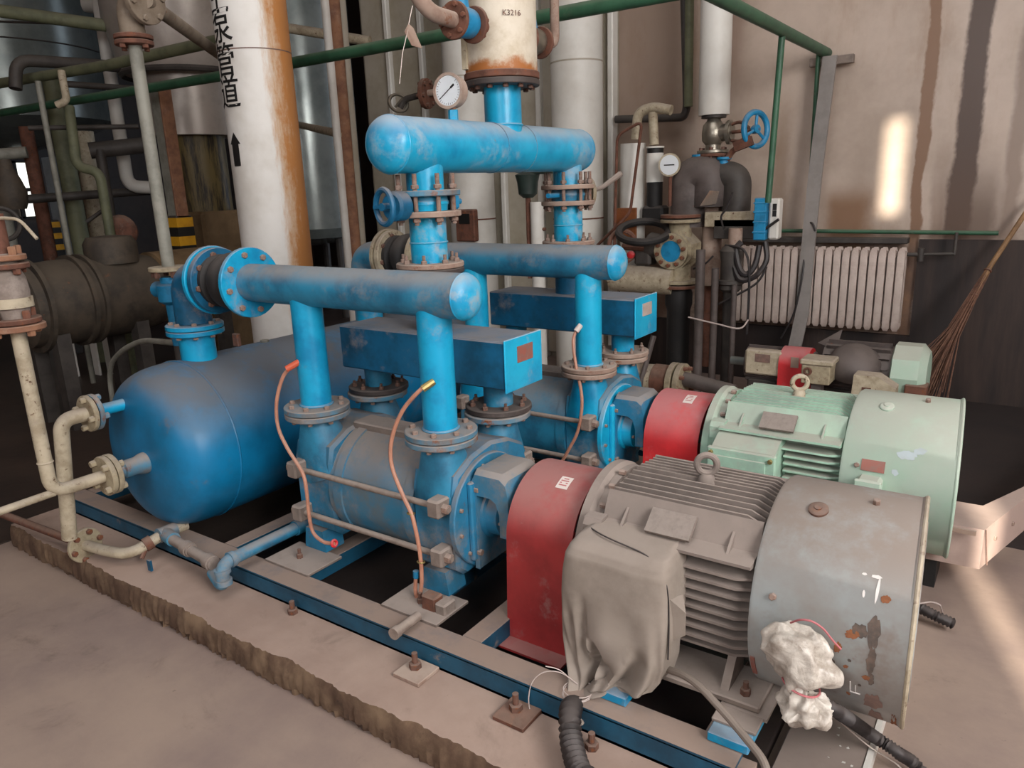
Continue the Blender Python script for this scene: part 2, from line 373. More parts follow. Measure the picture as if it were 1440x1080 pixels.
# ------------------------------------------------------------------ setting
structure('floor', MB().box(-14,3.6,-4.4,12,-0.2,0), 'floor')
def wall_back_mat():
    g = G('stained_back_wall'); x = g.xyz(0); z = g.xyz(2)
    c = g.mix(g.ramp(g.noise(0.8,6,0.65), 0.35, 0.7), col('#bfaea1'), col('#a08f81'))
    c = g.mix(g.ramp(g.noise(1.5,7,0.7,stretch=(1.4,1,0.5),off=4), 0.50, 0.75, 0, 0.55), c, col('#96795f'))
    wob = g.math('MULTIPLY', g.noise(3.0,5,0.7,stretch=(1,1,0.6),off=2), 0.12)
    def band(x0, half, soft, colr, amt, z0=None, z1=None):
        nonlocal c
        a = g.n.new('ShaderNodeMath'); a.operation = 'ADD'; g.l.new(x, a.inputs[0]); g.l.new(wob, a.inputs[1])
        b = g.n.new('ShaderNodeMath'); b.operation = 'SUBTRACT'; g.l.new(a.outputs[0], b.inputs[0]); b.inputs[1].default_value = x0+0.06
        d = g.n.new('ShaderNodeMath'); d.operation = 'ABSOLUTE'; g.l.new(b.outputs[0], d.inputs[0])
        f = g.ramp(d.outputs[0], half, half+soft, amt, 0.0)
        if z1 is not None: f = g.math('MULTIPLY', f, g.ramp(z, z0, z1, 1.0, 0.0))
        c = g.mix(f, c, col(colr))
    band(-0.745, 0.03, 0.02, '#7b5a41', 0.9); band(-0.47, 0.055, 0.035, '#463329', 0.95); band(-0.40, 0.10, 0.12, '#5a463a', 0.8, 1.3, 1.9); band(-0.60, 0.02, 0.05, '#6f5747', 0.6, 1.2, 2.0)
    band(-0.18, 0.02, 0.05, '#6a5548', 0.6); band(-1.72, 0.015, 0.08, '#7d6652', 0.6, 1.6, 2.5); band(-2.12, 0.02, 0.10, '#8a6f62', 0.5, 2.6, 2.2)
    band(-1.20, 0.08, 0.16, '#7a5638', 0.85, 1.40, 1.62); band(-2.9, 0.25, 0.25, '#6b5444', 0.65)
    low = g.math('MULTIPLY', g.ramp(z, 1.0, 1.35, 1.0, 0.0), g.ramp(g.noise(3,6,0.7,off=6), 0.35, 0.6))
    c = g.mix(low, c, col('#6a5346'))
    return g.out(c, 0.38, 0, g.noise(14,4), 0.15, 0.005)
M['wall_back'] = wall_back_mat()
structure('wall_back', MB().box(-6.1,3.6,6.2,6.45,0,6.6), 'wall_back')
structure('wall_left', MB().box(-14.2,-14,-4.4,12,0,6.6), 'far_floor')  # dark tone chosen to put the dimness of the left bay into the wall
structure('wall_right', MB().box(3.6,3.8,-4.4,12,0,6.6), 'wall')
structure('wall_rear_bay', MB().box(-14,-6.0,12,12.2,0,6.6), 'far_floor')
structure('ceiling', MB().box(-14,3.6,-4.4,12,6.6,6.8), 'wall')
# front wall behind the camera, added slits shape the sun streak and wall glare
fw = MB()
fw.box(-14,2.27,-4.4,-4.2,0,6.6); fw.box(2.44,3.6,-4.4,-4.2,0,6.6); fw.box(2.27,2.44,-4.4,-4.2,0,2.45)
fw.box(2.27,2.44,-4.4,-4.2,3.75,5.38); fw.box(2.27,2.44,-4.4,-4.2,6.1,6.6)
structure('wall_front', fw, 'wall')
structure('trim_1', MB().box(-0.70,3.6,6.165,6.2,0,1.17), 'dado', 'dark dado on the right end of the back wall')  # dark board: the lower wall's stain and shade are put into its colour
structure('trim_2', MB().box(-3.1,-0.70,6.165,6.2,0,0.46), 'dado')
# pale sheet cladding with upright ribs
clad = structure('wall_back_cladding', MB().box(-6.1,-3.12,6.16,6.2,0,5.2), 'panel')
xs = [-6.06,-5.66,-5.22,-4.74,-4.28,-3.86,-3.50,-3.13]
for a, b in zip(xs, xs[1:]):
    part('panel', MB().box(a+0.012,b-0.012,6.11,6.165,0.05,5.2,0.012), 'panel', clad)
    part('rib', MB().box(b-0.035,b+0.02,6.06,6.165,0.0,5.2,0.01), 'white_ins', clad)
# concrete plinth with broken front edge
def plinth():
    m = MB(); xs = [-4.02+i*0.0125 for i in range(286)]; rnd = random.Random(3); vs = []; fs = []; prof = [0.0,0.025,0.06,0.095,0.115]
    run_e = 0.01
    for i, x in enumerate(xs):
        run_e = 0.6*run_e+0.4*rnd.uniform(0,0.026); e = run_e+0.006*math.sin(x*9); lo = rnd.uniform(0,0.03) if math.sin(x*7+1) > 0.3 else rnd.uniform(0,0.012)
        for j, z in enumerate(prof):
            y = 1.342+(e if j == 4 else (e*0.4 if j == 3 else rnd.uniform(-0.006,0.006)))+(lo if j == 0 else 0)
            vs.append((x,y,z-(0.004*rnd.random() if j == 4 else 0)))
        vs.append((x,1.40,0.115)); vs.append((x,1.74,0.115)); vs.append((x,1.74,0.0))
    k = len(prof)+3
    for i in range(len(xs)-1):
        for j in range(k-1): fs.append((i*k+j,(i+1)*k+j,(i+1)*k+j+1,i*k+j+1))
    fs.append(tuple(range(k))); fs.append(tuple((len(xs)-1)*k+j for j in range(k-1,-1,-1)))
    m.add(vs, fs); o = structure('plinth', m, 'plinth', 'raised dusty concrete plinth under the blue pump skid')
    me = o.data; me.materials.append(M['plinth_side'])
    for i, p in enumerate(me.polygons):
        if i < (len(xs)-1)*(k-1) and i % (k-1) <= 3: p.material_index = 1
plinth()
structure('plinth_pit', MB().box(-4.02,-0.47,1.74,4.0,0,0.05), 'oily')  # recess floor between the rails in darker concrete
structure('floor_plate', MB().box(-0.44,-0.225,0.9,4.0,0,0.05,0.004), 'plate_floor')
structure('dark_floor_mat', MB().box(-0.45,3.5,3.75,6.16,0,0.012), 'dark_mat')  # dark sheet laid in place of the floor's deep shadow
structure('far_floor', MB().box(-13.9,-4.1,1.2,11.9,0,0.006), 'far_floor')
# ------------------------------------------------------------------ one pump unit (near one at dy = 0, far one 1.09 m behind)
YC = 2.10; ZC = 0.485; PX = (-1.675,-2.33)
def unit(dy, T):
    Y = lambda y: y+dy
    w = T['w']; g = T['group'] if 'group' in T else None
    # skid frame
    f = thing('skid_frame', (-2.2,Y(2.1),0.115), T['l_frame'], 'frame', 'pump skid frames')
    for y0, y1 in ((1.595,1.69),(2.53,2.62)):
        m = MB().box(-3.95,-0.475,Y(y0),Y(y1),0.186,0.197); m.box(-3.95,-0.475,Y(y0),Y(y0)+0.01,0.115,0.19); m.box(-3.95,-0.475,Y(y0),Y(y1),0.115,0.124)
        part('rail', m, 'rail', f)
    for x in (-3.9,-2.72,-2.28,-1.74,-1.40,-0.55):
        part('cross_member', MB().box(x-0.04,x+0.04,Y(1.70),Y(2.53),0.12,0.19,0.003), 'rail', f)
    # anchor plates
    # pump
    P = thing('vacuum_pump', (-2.0,Y(YC),0.195), T['l_pump'], 'pump', 'liquid ring pumps')
    cm = T['cast']
    for k, px in enumerate(PX):
        x0, x1 = (px-0.105,px+0.095) if k == 0 else (px-0.10,px+0.115)
        sec = [(1.868,0.31),(1.868,0.60),(1.885,0.665),(1.985,0.715),(2.10,0.735),(2.215,0.715),(2.315,0.665),(2.332,0.60),(2.332,0.31),(2.29,0.275),(1.91,0.275)]
        cy, cz = 2.1, 0.48; pts = []
        for yy, zz in sec:
            for x, s in ((x0+0.012,1),(x1-0.012,1),(x0,0.95),(x1,0.95)): pts.append((x,Y(cy+(yy-cy)*s),cz+(zz-cz)*s))
        cs = part('end_casing', MB().hull(pts), cm, P)
        for s, py in ((-1,1.93),(1,2.275)):
            pts = [(px+0.068*math.cos(a*math.tau/20),Y(py)+0.068*math.sin(a*math.tau/20),0.776) for a in range(20)]
            pts += [(px+0.05*math.cos(a*math.tau/12),Y(py)+0.05*math.sin(a*math.tau/12),0.74) for a in range(12)]
            ya, yb = (1.862,2.02) if s < 0 else (2.18,2.335)
            pts += [(x0+0.01,Y(ya),0.54),(x1-0.01,Y(ya),0.54),(x0+0.01,Y(yb),0.62),(x1-0.01,Y(yb),0.62),(px,Y(ya)-0.006,0.50)]
            part('nozzle', MB().hull(pts), T['nozzle'], P)
            flange(P, (px,Y(py),0.774), (0,0,1), 0.131, 0.022, T['flange_lo'], 8, '-', 0.010, 0.016, T['bolt'], name='port_flange', a0=0.3*k+0.25)
        # feet
        for yy in (1.80,2.36):
            q = part('foot_plate', MB().box(px-0.12,px+0.14,Y(yy-0.12),Y(yy+0.06),0.197,0.209,0.002), 'dusty', P)
            bolt(q, (px+0.0,Y(yy-0.04),0.209), (0,0,1), 0.013, 0.02, 'bolt_dark', shank=0.02)
            part('foot', MB().hull([(px+sx*(0.05 if zz > 0.25 else 0.062),Y(yc+sy*0.05),zz) for sx in (-1,1) for sy in (-1,1) for yc in (1.895 if yy < 2 else 2.305,) for zz in (0.209,0.222,0.30)]), cm, P)
    m = MB().lathe((-2.225,Y(YC),0.48),(1,0,0),[(0,0.243),(0.03,0.243),(0.032,0.25),(0.075,0.25),(0.077,0.243),(0.40,0.243),(0.402,0.248),(0.45,0.248)],56)
    part('cylinder_body', m, T['body'], P)
    part('top_rib', MB().box(-2.23,-1.77,Y(2.02),Y(2.13),0.70,0.738,0.006), 'dusty', P)
    for yy, s in ((1.832,-1),(2.368,1)):
        for z in (0.565,0.375):
            rod = part('tie_rod', MB().cyl((-2.43,Y(yy),z),(-1.575,Y(yy),z),0.0115,12), 'rod', P)
            for x in (-2.405,-1.655):
                part('lug', MB().box(x,x+0.055,Y(yy)-0.032,Y(yy)+0.040,z-0.034,z+0.034,0.007), T['lug'], P)
            bolt(rod, (-1.60,Y(yy),z), (1,0,0), 0.019, 0.022, 'bolt'); bolt(rod, (-2.405,Y(yy),z), (-1,0,0), 0.019, 0.022, 'bolt')
    # coupling-end cover and bearing bracket
    cv = part('end_cover', MB().lathe((-1.582,Y(YC-0.05),0.49),(1,0,0),[(0,0.215),(0.018,0.215),(0.022,0.211)],48), T['cover'], P)
    bolts(cv, (-1.560,Y(YC-0.05),0.49), (1,0,0), 0.185, 12, 0.008, 0.01, 'bolt')
    bp = part('bracket_plate', MB().box(-1.562,-1.540,Y(1.915),Y(2.19),0.335,0.64,0.006), T['cover'], P)
    for yy in (1.942,2.16):
        for z in (0.365,0.61): bolt(bp, (-1.540,Y(yy),z), (1,0,0), 0.013, 0.016, 'bolt')
    sec = []
    arch = [(-1.555,0.30),(-1.555,0.655),(-1.54,0.685),(-1.43,0.685),(-1.405,0.665),(-1.395,0.62),(-1.395,0.45),(-1.435,0.45),(-1.435,0.54),(-1.45,0.585),(-1.475,0.60),(-1.535,0.60),(-1.535,0.30)]
    m = MB(); n = len(arch)
    # bracket profile swept across y with rounded shoulders
    ys = [(1.935,0.93),(1.955,1.0),(2.125,1.0),(2.15,0.93)]; vs = []; fs = []
    for yy, s in ys:
        for x, z in arch: vs.append((-1.475+(x+1.475)*(0.97+0.03*(s>0.99)), Y(yy), 0.45+(z-0.45)*(s if z > 0.45 else 1)))
    for j in range(3):
        for i in range(n): fs.append((j*n+i,j*n+(i+1)%n,(j+1)*n+(i+1)%n,(j+1)*n+i))
    fs.append(tuple(range(n))); fs.append(tuple(3*n+i for i in range(n-1,-1,-1)))
    m.add(vs, fs); part('bearing_bracket', m, T['bracket'], P)
    bh = part('bearing_housing', MB().lathe((-1.56,Y(YC-0.05),0.49),(1,0,0),[(0,0.105),(0.035,0.10),(0.04,0.088),(0.085,0.085),(0.09,0.07)],36), T['cover'], P)
    bolts(bh, (-1.472,Y(YC-0.05),0.49), (1,0,0), 0.07, 6, 0.008, 0.01, 'bolt')
    part('shaft', MB().cyl((-1.60,Y(YC),0.49),(-1.10,Y(YC),0.49),0.032,24), 'steel_dark', P)
    # coupling guard
    Gd = thing('coupling_guard', (-1.245,Y(YC),0.12), T['l_guard'], 'guard', 'red coupling guards')
    prof = [(1.865,0.12),(1.882,0.49)]+[(2.1-0.218*math.cos(a),0.49+0.205*math.sin(a)) for a in [math.pi*i/24 for i in range(1,24)]]+[(2.318,0.49),(2.335,0.12)]
    inner = [(2.1+(y-2.1)*0.975, z-0.005*(z>0.4)) for y, z in prof]
    m = MB(); k = len(prof); vs = []
    for x in (-1.37,-1.115):
        for y, z in prof: vs.append((x,Y(y),z))
        for y, z in inner: vs.append((x,Y(y),z))
    fs = []
    for i in range(k-1):
        fs += [(i,i+1,2*k+i+1,2*k+i),(k+i,k+i+1,3*k+i+1,3*k+i),(i,i+1,k+i+1,k+i),(2*k+i,2*k+i+1,3*k+i+1,3*k+i)]
    fs += [(0,k,3*k,2*k),(k-1,2*k-1,4*k-1,3*k-1)]
    m.add(vs, fs); part('guard_shell', m, T['red'], Gd)
    part('guard_foot', MB().box(-1.37,-1.115,Y(1.80),Y(1.872),0.115,0.123), T['red'], Gd)
    part('guard_foot', MB().box(-1.37,-1.115,Y(2.33),Y(2.40),0.115,0.123), T['red'], Gd)
    # sticker on the shoulder of the guard
    a0, a1 = T['sticker']; vs = []; q = 6
    for i in range(q+1):
        a = a0+(a1-a0)*i/q
        for x in (-1.235,-1.19): vs.append((x,Y(2.1-0.2195*math.cos(a)),0.49+0.2065*math.sin(a)))
    st = part('sticker', MB().add(vs, [(2*i,2*i+1,2*i+3,2*i+2) for i in range(q)]), 'sticker', Gd, 'small white sticker')
    mk = MB()
    for fy, xa_, xb_ in ((0.22,-1.228,-1.198),(0.40,-1.228,-1.221),(0.40,-1.206,-1.198),(0.58,-1.228,-1.198),(0.76,-1.222,-1.203)):
        a = a0+(a1-a0)*fy; b = a+0.022; mk.add([(x,Y(2.1-0.2205*math.cos(q)),0.49+0.2075*math.sin(q)) for q in (a,b) for x in (xa_,xb_)], [(0,1,3,2)])
    part('printed_marks', mk, 'red_far', Gd)
    # motor
    Mo = thing('electric_motor', (-0.62,Y(YC),0.235), T['l_motor'], 'motor', 'electric motors')
    mm = T['motor']; zc = 0.49
    part('end_shield', MB().lathe((-1.10,Y(YC),zc),(1,0,0),[(0,0.12),(0.004,0.235),(0.012,0.252),(0.04,0.252),(0.055,0.24),(0.075,0.24)],56), mm, Mo)
    part('frame_core', MB().cyl((-1.03,Y(YC),zc),(-0.515,Y(YC),zc),0.228,48), mm, Mo)
    rim = part('frame_rim', MB().lathe((-1.045,Y(YC),zc),(1,0,0),[(0,0.235),(0.004,0.243),(0.028,0.243),(0.03,0.235)],48), mm, Mo)
    for i in range(9):
        a = math.radians(100+i*17); bolt(rim, (-1.03,Y(YC+0.25*math.cos(a)),zc+0.25*math.sin(a)), (1,0,0), 0.010, 0.02, T['motor_bolt'])
    def fin(poly, axis, t0, t1):
        part('fin', MB().prism(poly, axis, t0, t1), mm, Mo)
    xa, xb = -1.0, -0.515
    # upright fins along the top
    for i in range(11):
        yy = (i-5)*0.0315; zr = math.sqrt(0.228**2-min(abs(yy),0.2)**2)-0.01; zt = 0.262-abs(i-5)*0.0034
        p = [(xa,zc+zr),(xa+0.012,zc+zt),(xb-0.06,zc+zt),(xb-0.02,zc+zt-0.018),(xb,zc+zr)]
        fin(p, 1, Y(YC+yy-0.004), Y(YC+yy+0.004))
    # lateral fins along both flanks
    for s in (-1,1):
        for i in range(9):
            zz = 0.105-i*0.0305; yr = math.sqrt(0.228**2-zz*zz)-0.01; yo = 0.276 if i < 8 else 0.262
            x0 = xa if (s > 0 or i == 0) else -0.735
            p = [(x0,YC+s*yr),(x0,YC+s*yo),(xb-0.05,YC+s*yo),(xb-0.012,YC+s*(yo-0.02)),(xb,YC+s*yr)]
            fin([(x,Y(y)) for x, y in p], 2, zc+zz-0.004, zc+zz+0.004)
        # sloping shoulder with its lower lip
        sh = [(YC+s*0.165,zc+0.235),(YC+s*0.172,zc+0.242),(YC+s*0.215,zc+0.165),(YC+s*0.283,zc+0.155),(YC+s*0.283,zc+0.146),(YC+s*0.205,zc+0.13),(YC+s*0.15,zc+0.17)]
        part('shoulder', MB().prism([(Y(y),z) for y, z in sh], 0, xa, xb-0.01), mm, Mo)
        for xx in (-0.925,-0.60):
            part('shoulder_lug', MB().hull([(xx-0.004,Y(YC+s*0.185),zc+0.165),(xx+0.004,Y(YC+s*0.185),zc+0.165),(xx-0.004,Y(YC+s*0.255),zc+0.155),(xx+0.004,Y(YC+s*0.255),zc+0.155),(xx-0.004,Y(YC+s*0.195),zc+0.205),(xx+0.004,Y(YC+s*0.195),zc+0.205)]), mm, Mo)
    n1 = Vector((0,-0.62,0.78)).normalized(); up = Vector((0,0.78,0.62))
    c0 = Vector((-0.775,Y(YC-0.226),zc+0.197))
    part('nameplate', MB().obox(c0, (Vector((1,0,0)),up,n1), 0.068, 0.040, 0.006), 'plate_dust' , Mo, 'dull metal nameplate')
    for yy in (-0.245,):
        part('corner_block', MB().hull([(x,Y(YC+yy+dyy),zc+z) for x in (-1.045,-0.985) for dyy, z in ((-0.02,0.10),(0.03,0.10),(-0.02,0.15),(0.03,0.175),(-0.005,0.17))]), mm, Mo)
    # feet
    for s in (-1,1):
        ft = part('foot', MB().box(-1.0,-0.47,Y(YC+s*0.24-0.085),Y(YC+s*0.24+0.085),0.238,0.258,0.004), 'dusty', Mo)
        for xx in (-0.93,-0.575): part('foot_web', MB().hull([(xx-0.012,Y(YC+s*0.30),0.258),(xx+0.012,Y(YC+s*0.30),0.258),(xx-0.012,Y(YC+s*0.17),0.258),(xx+0.012,Y(YC+s*0.17),0.258),(xx-0.012,Y(YC+s*0.22),0.36),(xx+0.012,Y(YC+s*0.22),0.36),(xx-0.012,Y(YC+s*0.17),0.36),(xx+0.012,Y(YC+s*0.17),0.36)]), 'dusty', Mo)
        for xx in (-0.97,-0.52): bolt(ft, (xx,Y(YC+s*0.285),0.258), (0,0,1), 0.015, 0.02, 'bolt_dark', shank=0.02)
    part('foot_plate', MB().box(-0.56,-0.445,Y(1.765),Y(2.435),0.228,0.238), 'dusty', Mo)
    part('belly', MB().hull([(x,Y(YC+yy),z) for x in (-1.0,-0.52) for yy, z in ((-0.2,0.34),(0.2,0.34),(-0.12,0.25),(0.12,0.25))]), 'dusty', Mo)
    # eye bolt
    e = part('eye_bolt', MB().lathe((-0.755,Y(YC),0.715),(0,0,1),[(0,0.032),(0.03,0.028),(0.045,0.024),(0.055,0.018)],20).torus((-0.755,Y(YC),0.800),(0.35,-0.94,0),0.030,0.0105), T['eye'], Mo)
    # fan cowl
    def skew(mb):
        mb.v = [(x-0.075*max(0.0,(x+0.522)/0.378)*(y-Y(1.95)),y,z) for x, y, z in mb.v]; return mb
    cw = part('fan_cowl', skew(MB().lathe((-0.522,Y(YC),zc),(1,0,0),[(0,0.262),(0.003,0.300),(0.012,0.306),(0.366,0.306),(0.370,0.309),(0.378,0.309),(0.379,0.300)],72)), T['cowl'], Mo)
    for a, xx in ((math.radians(200-38),-0.46),(math.radians(98),-0.27)):
        n = Vector((0,math.cos(a),math.sin(a))); bolt(cw, Vector((xx,Y(YC),zc))+n*0.306, n, 0.010, 0.014, 'bolt')
    a = math.radians(112); n = Vector((0,math.cos(a),math.sin(a)))
    part('oil_plug', MB().lathe(Vector((-0.40,Y(YC),zc))+n*0.304, n, [(0,0.026),(0.008,0.026),(0.011,0.022),(0.012,0.010),(0.015,0.010),(0.015,0.006)], 24), T['plug'], Mo)
    def on_cowl(name, x0, x1, a0, a1, mat, lift=0.004, label=None):
        vs = []; q = 5
        for r in (0.305,0.306+lift):
            for i in range(q+1):
                a = math.radians(a0+(a1-a0)*i/q)
                for x in (x0,x1): vs.append((x,Y(YC+r*math.cos(a)),zc+r*math.sin(a)))
        k = 2*(q+1); fs = []
        for i in range(q):
            for o in (0,k): fs.append((o+2*i,o+2*i+1,o+2*i+3,o+2*i+2))
            for j in (0,1): fs.append((2*i+j,2*i+2+j,k+2*i+2+j,k+2*i+j))
        fs += [(0,1,k+1,k),(2*q,2*q+1,k+2*q+1,k+2*q)]
        return part(name, MB().add(vs, fs), mat, Mo, label)
    gr = part('rear_grill', skew(MB().cyl((-0.1425,Y(YC),zc),(-0.1405,Y(YC),zc),0.296,48)), 'dark_pipe', Mo)
    rr = MB()
    for r in (0.06,0.12,0.18,0.24): rr.torus((-0.1385,Y(YC),zc),(1,0,0),r,0.003,40,6)
    part('grill_rings', skew(rr), T['cowl'], Mo)
    part('cowl_lip', skew(MB().torus((-0.1445,Y(YC),zc),(1,0,0),0.307,0.006,72,8)), T['lip'], Mo)
    def blob(xm, am, rx, ra, mat, seed, lift=0.0012, name='worn_patch', rough=0.45, n=22):
        rnd = random.Random(seed); vs = [(xm,am)]; ph = [rnd.uniform(0,6.3) for _ in range(4)]
        for i in range(n):
            t = math.tau*i/n; q = 1+rough*(0.5*math.sin(2*t+ph[0])+0.35*math.sin(5*t+ph[1])+0.35*math.sin(9*t+ph[2]))*0.6+rnd.uniform(-0.2,0.2)*rough
            vs.append((xm+rx*math.cos(t)*q, am+ra*math.sin(t)*q))
        pts = [(x,Y(YC+(0.306+lift)*math.cos(math.radians(a))),zc+(0.306+lift)*math.sin(math.radians(a))) for x, a in vs]
        return part(name, MB().add(pts, [(0,i+1,(i+1)%n+1) for i in range(n)]), mat, Mo)
    return P, Mo, on_cowl, blob
M['sticker'] = plain('white_sticker', '#d9cdc6', 0.5)
def glass_mat():
    g = G('gauge_glass'); m = g.out((1,1,1,1), 0.02); g.b.inputs['Transmission Weight'].default_value = 1.0; g.b.inputs['IOR'].default_value = 1.05
    return m
M['gauge_glass'] = glass_mat()
near = dict(w='near', l_frame='blue skid frame nearest the camera with dusty top on concrete plinth', l_pump='dusty blue ring pump nearest the camera, behind the darker red guard',
  l_guard='darker dusty red coupling guard beside the grey motor', l_motor='grey dust covered electric motor in the foreground with bagged terminal box',
  cast='blue_cast', nozzle='blue_dull', flange_lo='flange_dust', bolt='bolt', body='cast_dust', lug='dusty', cover='blue_cast', bracket='cast_dust', red='red_near', sticker=(1.02,1.28),
  motor='motor_dust', motor_bolt='bolt', eye='motor_dust', cowl='cowl_near', plug='bolt_dark', lip='cream')
far = dict(w='far', l_frame='blue skid frame in the second row behind the near pump', l_pump='brighter blue ring pump in the second row with lighter red guard',
  l_guard='brighter red coupling guard beside the pale green motor', l_motor='pale green electric motor in the second row with green terminal box',
  cast='blue_dull', nozzle='blue', flange_lo='flange_warm', bolt='bolt', body='blue_dull', lug='rod', cover='blue_bright', bracket='blue_cast', red='red_far', sticker=(1.10,1.42),
  motor='motor_green', motor_bolt='bolt', eye='cream', cowl='cowl_green', plug='cowl_green', lip='cowl_green')
P1, M1, cowl1, blob1 = unit(0.0, near)
P2, M2, cowl2, blob2 = unit(1.09, far)
# plates, stains and chalk on the cowls (peeled paint and rust have shapes of their own)
M['peel'] = paint('peeled_dark_paint', '#4d4540', '#6b5a50', None, 0, 0, 0.3, 0.7, 30)
M['primer'] = paint('bare_blue_grey_primer', '#aab6ba', '#a3aaa8', None, 0, 0, 0.25, 0.55, 14)
M['rust_spot'] = paint('rust_spot', '#8d5a3a', '#6f4028', None, 0, 0, 0.3, 0.9, 40)
M['chalk'] = plain('white_chalk', '#ddd8d4', 0.9)
cowl1('nameplate', -0.415, -0.318, 196, 188, 'plate_red', 0.004, 'reddish metal nameplate')
cowl1('edge_plate', -0.512, -0.500, 216, 200, 'plate_red', 0.004)
for i, (xm, am, rx, ra, mt) in enumerate(((-0.215,166,0.013,8.5,'peel'),(-0.246,167,0.016,3.6,'peel'),(-0.214,180,0.011,6.5,'peel'),(-0.211,190,0.008,3.2,'peel'),(-0.204,206,0.020,7,'plate_brown'),(-0.200,222,0.016,9,'plate_brown'),
  (-0.262,169.5,0.016,2.4,'rust_spot'),(-0.292,178,0.009,2.6,'rust_spot'),(-0.310,192,0.013,2.6,'rust_spot'),(-0.270,187,0.006,1.0,'rust_spot'),(-0.222,190,0.008,1.6,'rust_spot'),(-0.290,199,0.005,1.0,'rust_spot'),(-0.262,205,0.005,1.2,'rust_spot'),(-0.20,150,0.010,2,'rust_spot'),(-0.158,226,0.007,14,'rust_spot'),
  (-0.262,183,0.004,0.9,'peel'),(-0.236,196,0.005,0.8,'peel'),(-0.30,186,0.005,0.8,'peel'))):
    blob1(xm, am, rx, ra, mt, i+3)
for x0, x1, a0, a1 in ((-0.2585,-0.2565,203,195.5),(-0.258,-0.234,203.2,202.6),(-0.246,-0.2445,202.5,197)):
    cowl1('chalk_mark', x0, x1, a0, a1, 'chalk', 0.0014, 'white chalk scribble')
for i, (xm, am, rx, ra) in enumerate(((-0.221,147,0.0035,6),(-0.228,141,0.011,0.9),(-0.256,141,0.006,0.6),(-0.250,150,0.003,1.8))):
    blob1(xm, am, rx, ra, 'chalk', 40+i, 0.0014, 'scratch', 0.3, 14)
for i, (xm, am, rx, ra) in enumerate(((-0.30,150,0.03,3.5),(-0.26,146,0.02,2.5),(-0.33,163,0.012,2))):
    blob2(xm, am, rx, ra, 'primer', 60+i, 0.0012)
cowl2('nameplate', -0.445, -0.365, 165, 157, 'plate_red', 0.004, 'reddish metal nameplate')
def cowl_box():
    Y = 1.09
    b = part('cable_box', MB().box(-0.45,-0.365,1.735+Y,1.83+Y,0.455,0.555,0.012), 'cowl_green', M2, 'small pale cable box')
    part('box_lid', MB().box(-0.455,-0.36,1.722+Y,1.737+Y,0.45,0.56,0.006), 'cowl_green', b)
cowl_box()
# terminal boxes
def terminal_box(dy, root, mat, full):
    Y = lambda y: y+dy
    t = part('terminal_box', MB().hull([(x,Y(y),z) for x in (-1.0,-0.745) for y, z in ((1.90,0.36),(1.90,0.645),(1.80,0.62),(1.735,0.585),(1.735,0.37))]), mat, root)
    part('box_lid', MB().box(-1.012,-0.735,Y(1.715),Y(1.737),0.355,0.595,0.006), mat, t)
    if full:
        part('lid_panel', MB().box(-0.975,-0.772,Y(1.709),Y(1.716),0.38,0.565,0.003), mat, t)
        for x in (-0.993,-0.755):
            for z in (0.375,0.573): bolt(t, (x,Y(1.715),z), (0,-1,0), 0.010, 0.012, 'brass')
terminal_box(0, M1, 'motor_dust', False); terminal_box(1.09, M2, 'motor_green', True)
# ------------------------------------------------------------------ discharge side: header pipe on the two front ports
def discharge(dy, lab, lab_j, mat, fmat, jmat, T):
    Y = 1.93+dy
    D = thing('discharge_header', (-2.0,Y,1.3), lab, 'pipe', 'horizontal discharge headers')
    m = MB().cyl((-2.655,Y,1.30),(-1.535,Y,1.30),0.0775,40); part('header_pipe', m, mat, D)
    part('end_cap', MB().dome((-1.535,Y,1.30),(1,0,0),0.0785,0.045,40).torus((-1.535,Y,1.30),(1,0,0),0.0765,0.0035,40,6), T['cap'], D)
    for px in PX:
        b = part('branch_pipe', MB().cyl((px,Y,0.82),(px,Y,1.28),0.0615,32).torus((px,Y,0.824),(0,0,1),0.0625,0.006,32,6), T['branch'], D)
        flange(D, (px,Y,0.799), (0,0,1), 0.131, 0.022, fmat, 8, '+', 0.011, 0.013, T['bolt'], a0=0.45)
    flange(D, (-2.675,Y,1.30), (1,0,0), 0.145, 0.022, T['big'], 8, '+', 0.013, 0.012, T['bolt'], a0=0.2, name='inlet_flange')
    # rubber expansion joint
    J = thing('expansion_joint', (-2.79,Y,1.3), lab_j, 'joint', 'rubber expansion joints')
    part('bellows', MB().lathe((-2.868,Y,1.30),(1,0,0),[(0,0.112),(0.02,0.112),(0.035,0.088),(0.055,0.088),(0.07,0.116),(0.10,0.122),(0.125,0.112),(0.14,0.09),(0.16,0.09),(0.175,0.118),(0.192,0.118)],40), 'rubber', J)
    flange(J, (-2.898,Y,1.30), (1,0,0), 0.140, 0.03, jmat, 8, '+', 0.014, 0.012, 'bolt_dark', name='joint_flange', a0=0.2)
    # elbow down on to the tank
    E = thing('elbow_pipe', (-3.10,Y,1.1), T['elbow_l'], 'pipe', 'elbow pipes on the tank')
    part('bend', MB().tube([(-2.925,Y,1.30),(-3.11,Y,1.30),(-3.11,Y,1.10)],0.0785,32,0.17,12), T['elbow'], E)
    flange(E, (-2.925,Y,1.30), (1,0,0), 0.147, 0.022, T['big'], 8, '-', 0.013, 0.012, 'bolt_dark', name='outlet_flange', a0=0.2)
    flange(E, (-3.11,Y,1.075), (0,0,1), 0.125, 0.022, T['big'], 8, '+', 0.012, 0.012, 'bolt', name='base_flange')
discharge(0, 'long dull blue header pipe in front of the blue suction box, nearest the camera', 'black rubber expansion joint on left end of near blue header', 'blue_dull', 'flange_dust', 'blue_deep',
   dict(cap='blue_bright', branch='blue', bolt='bolt', big='blue', elbow='blue_deep', elbow_l='dark blue elbow pipe standing on the front nozzle of the tank'))
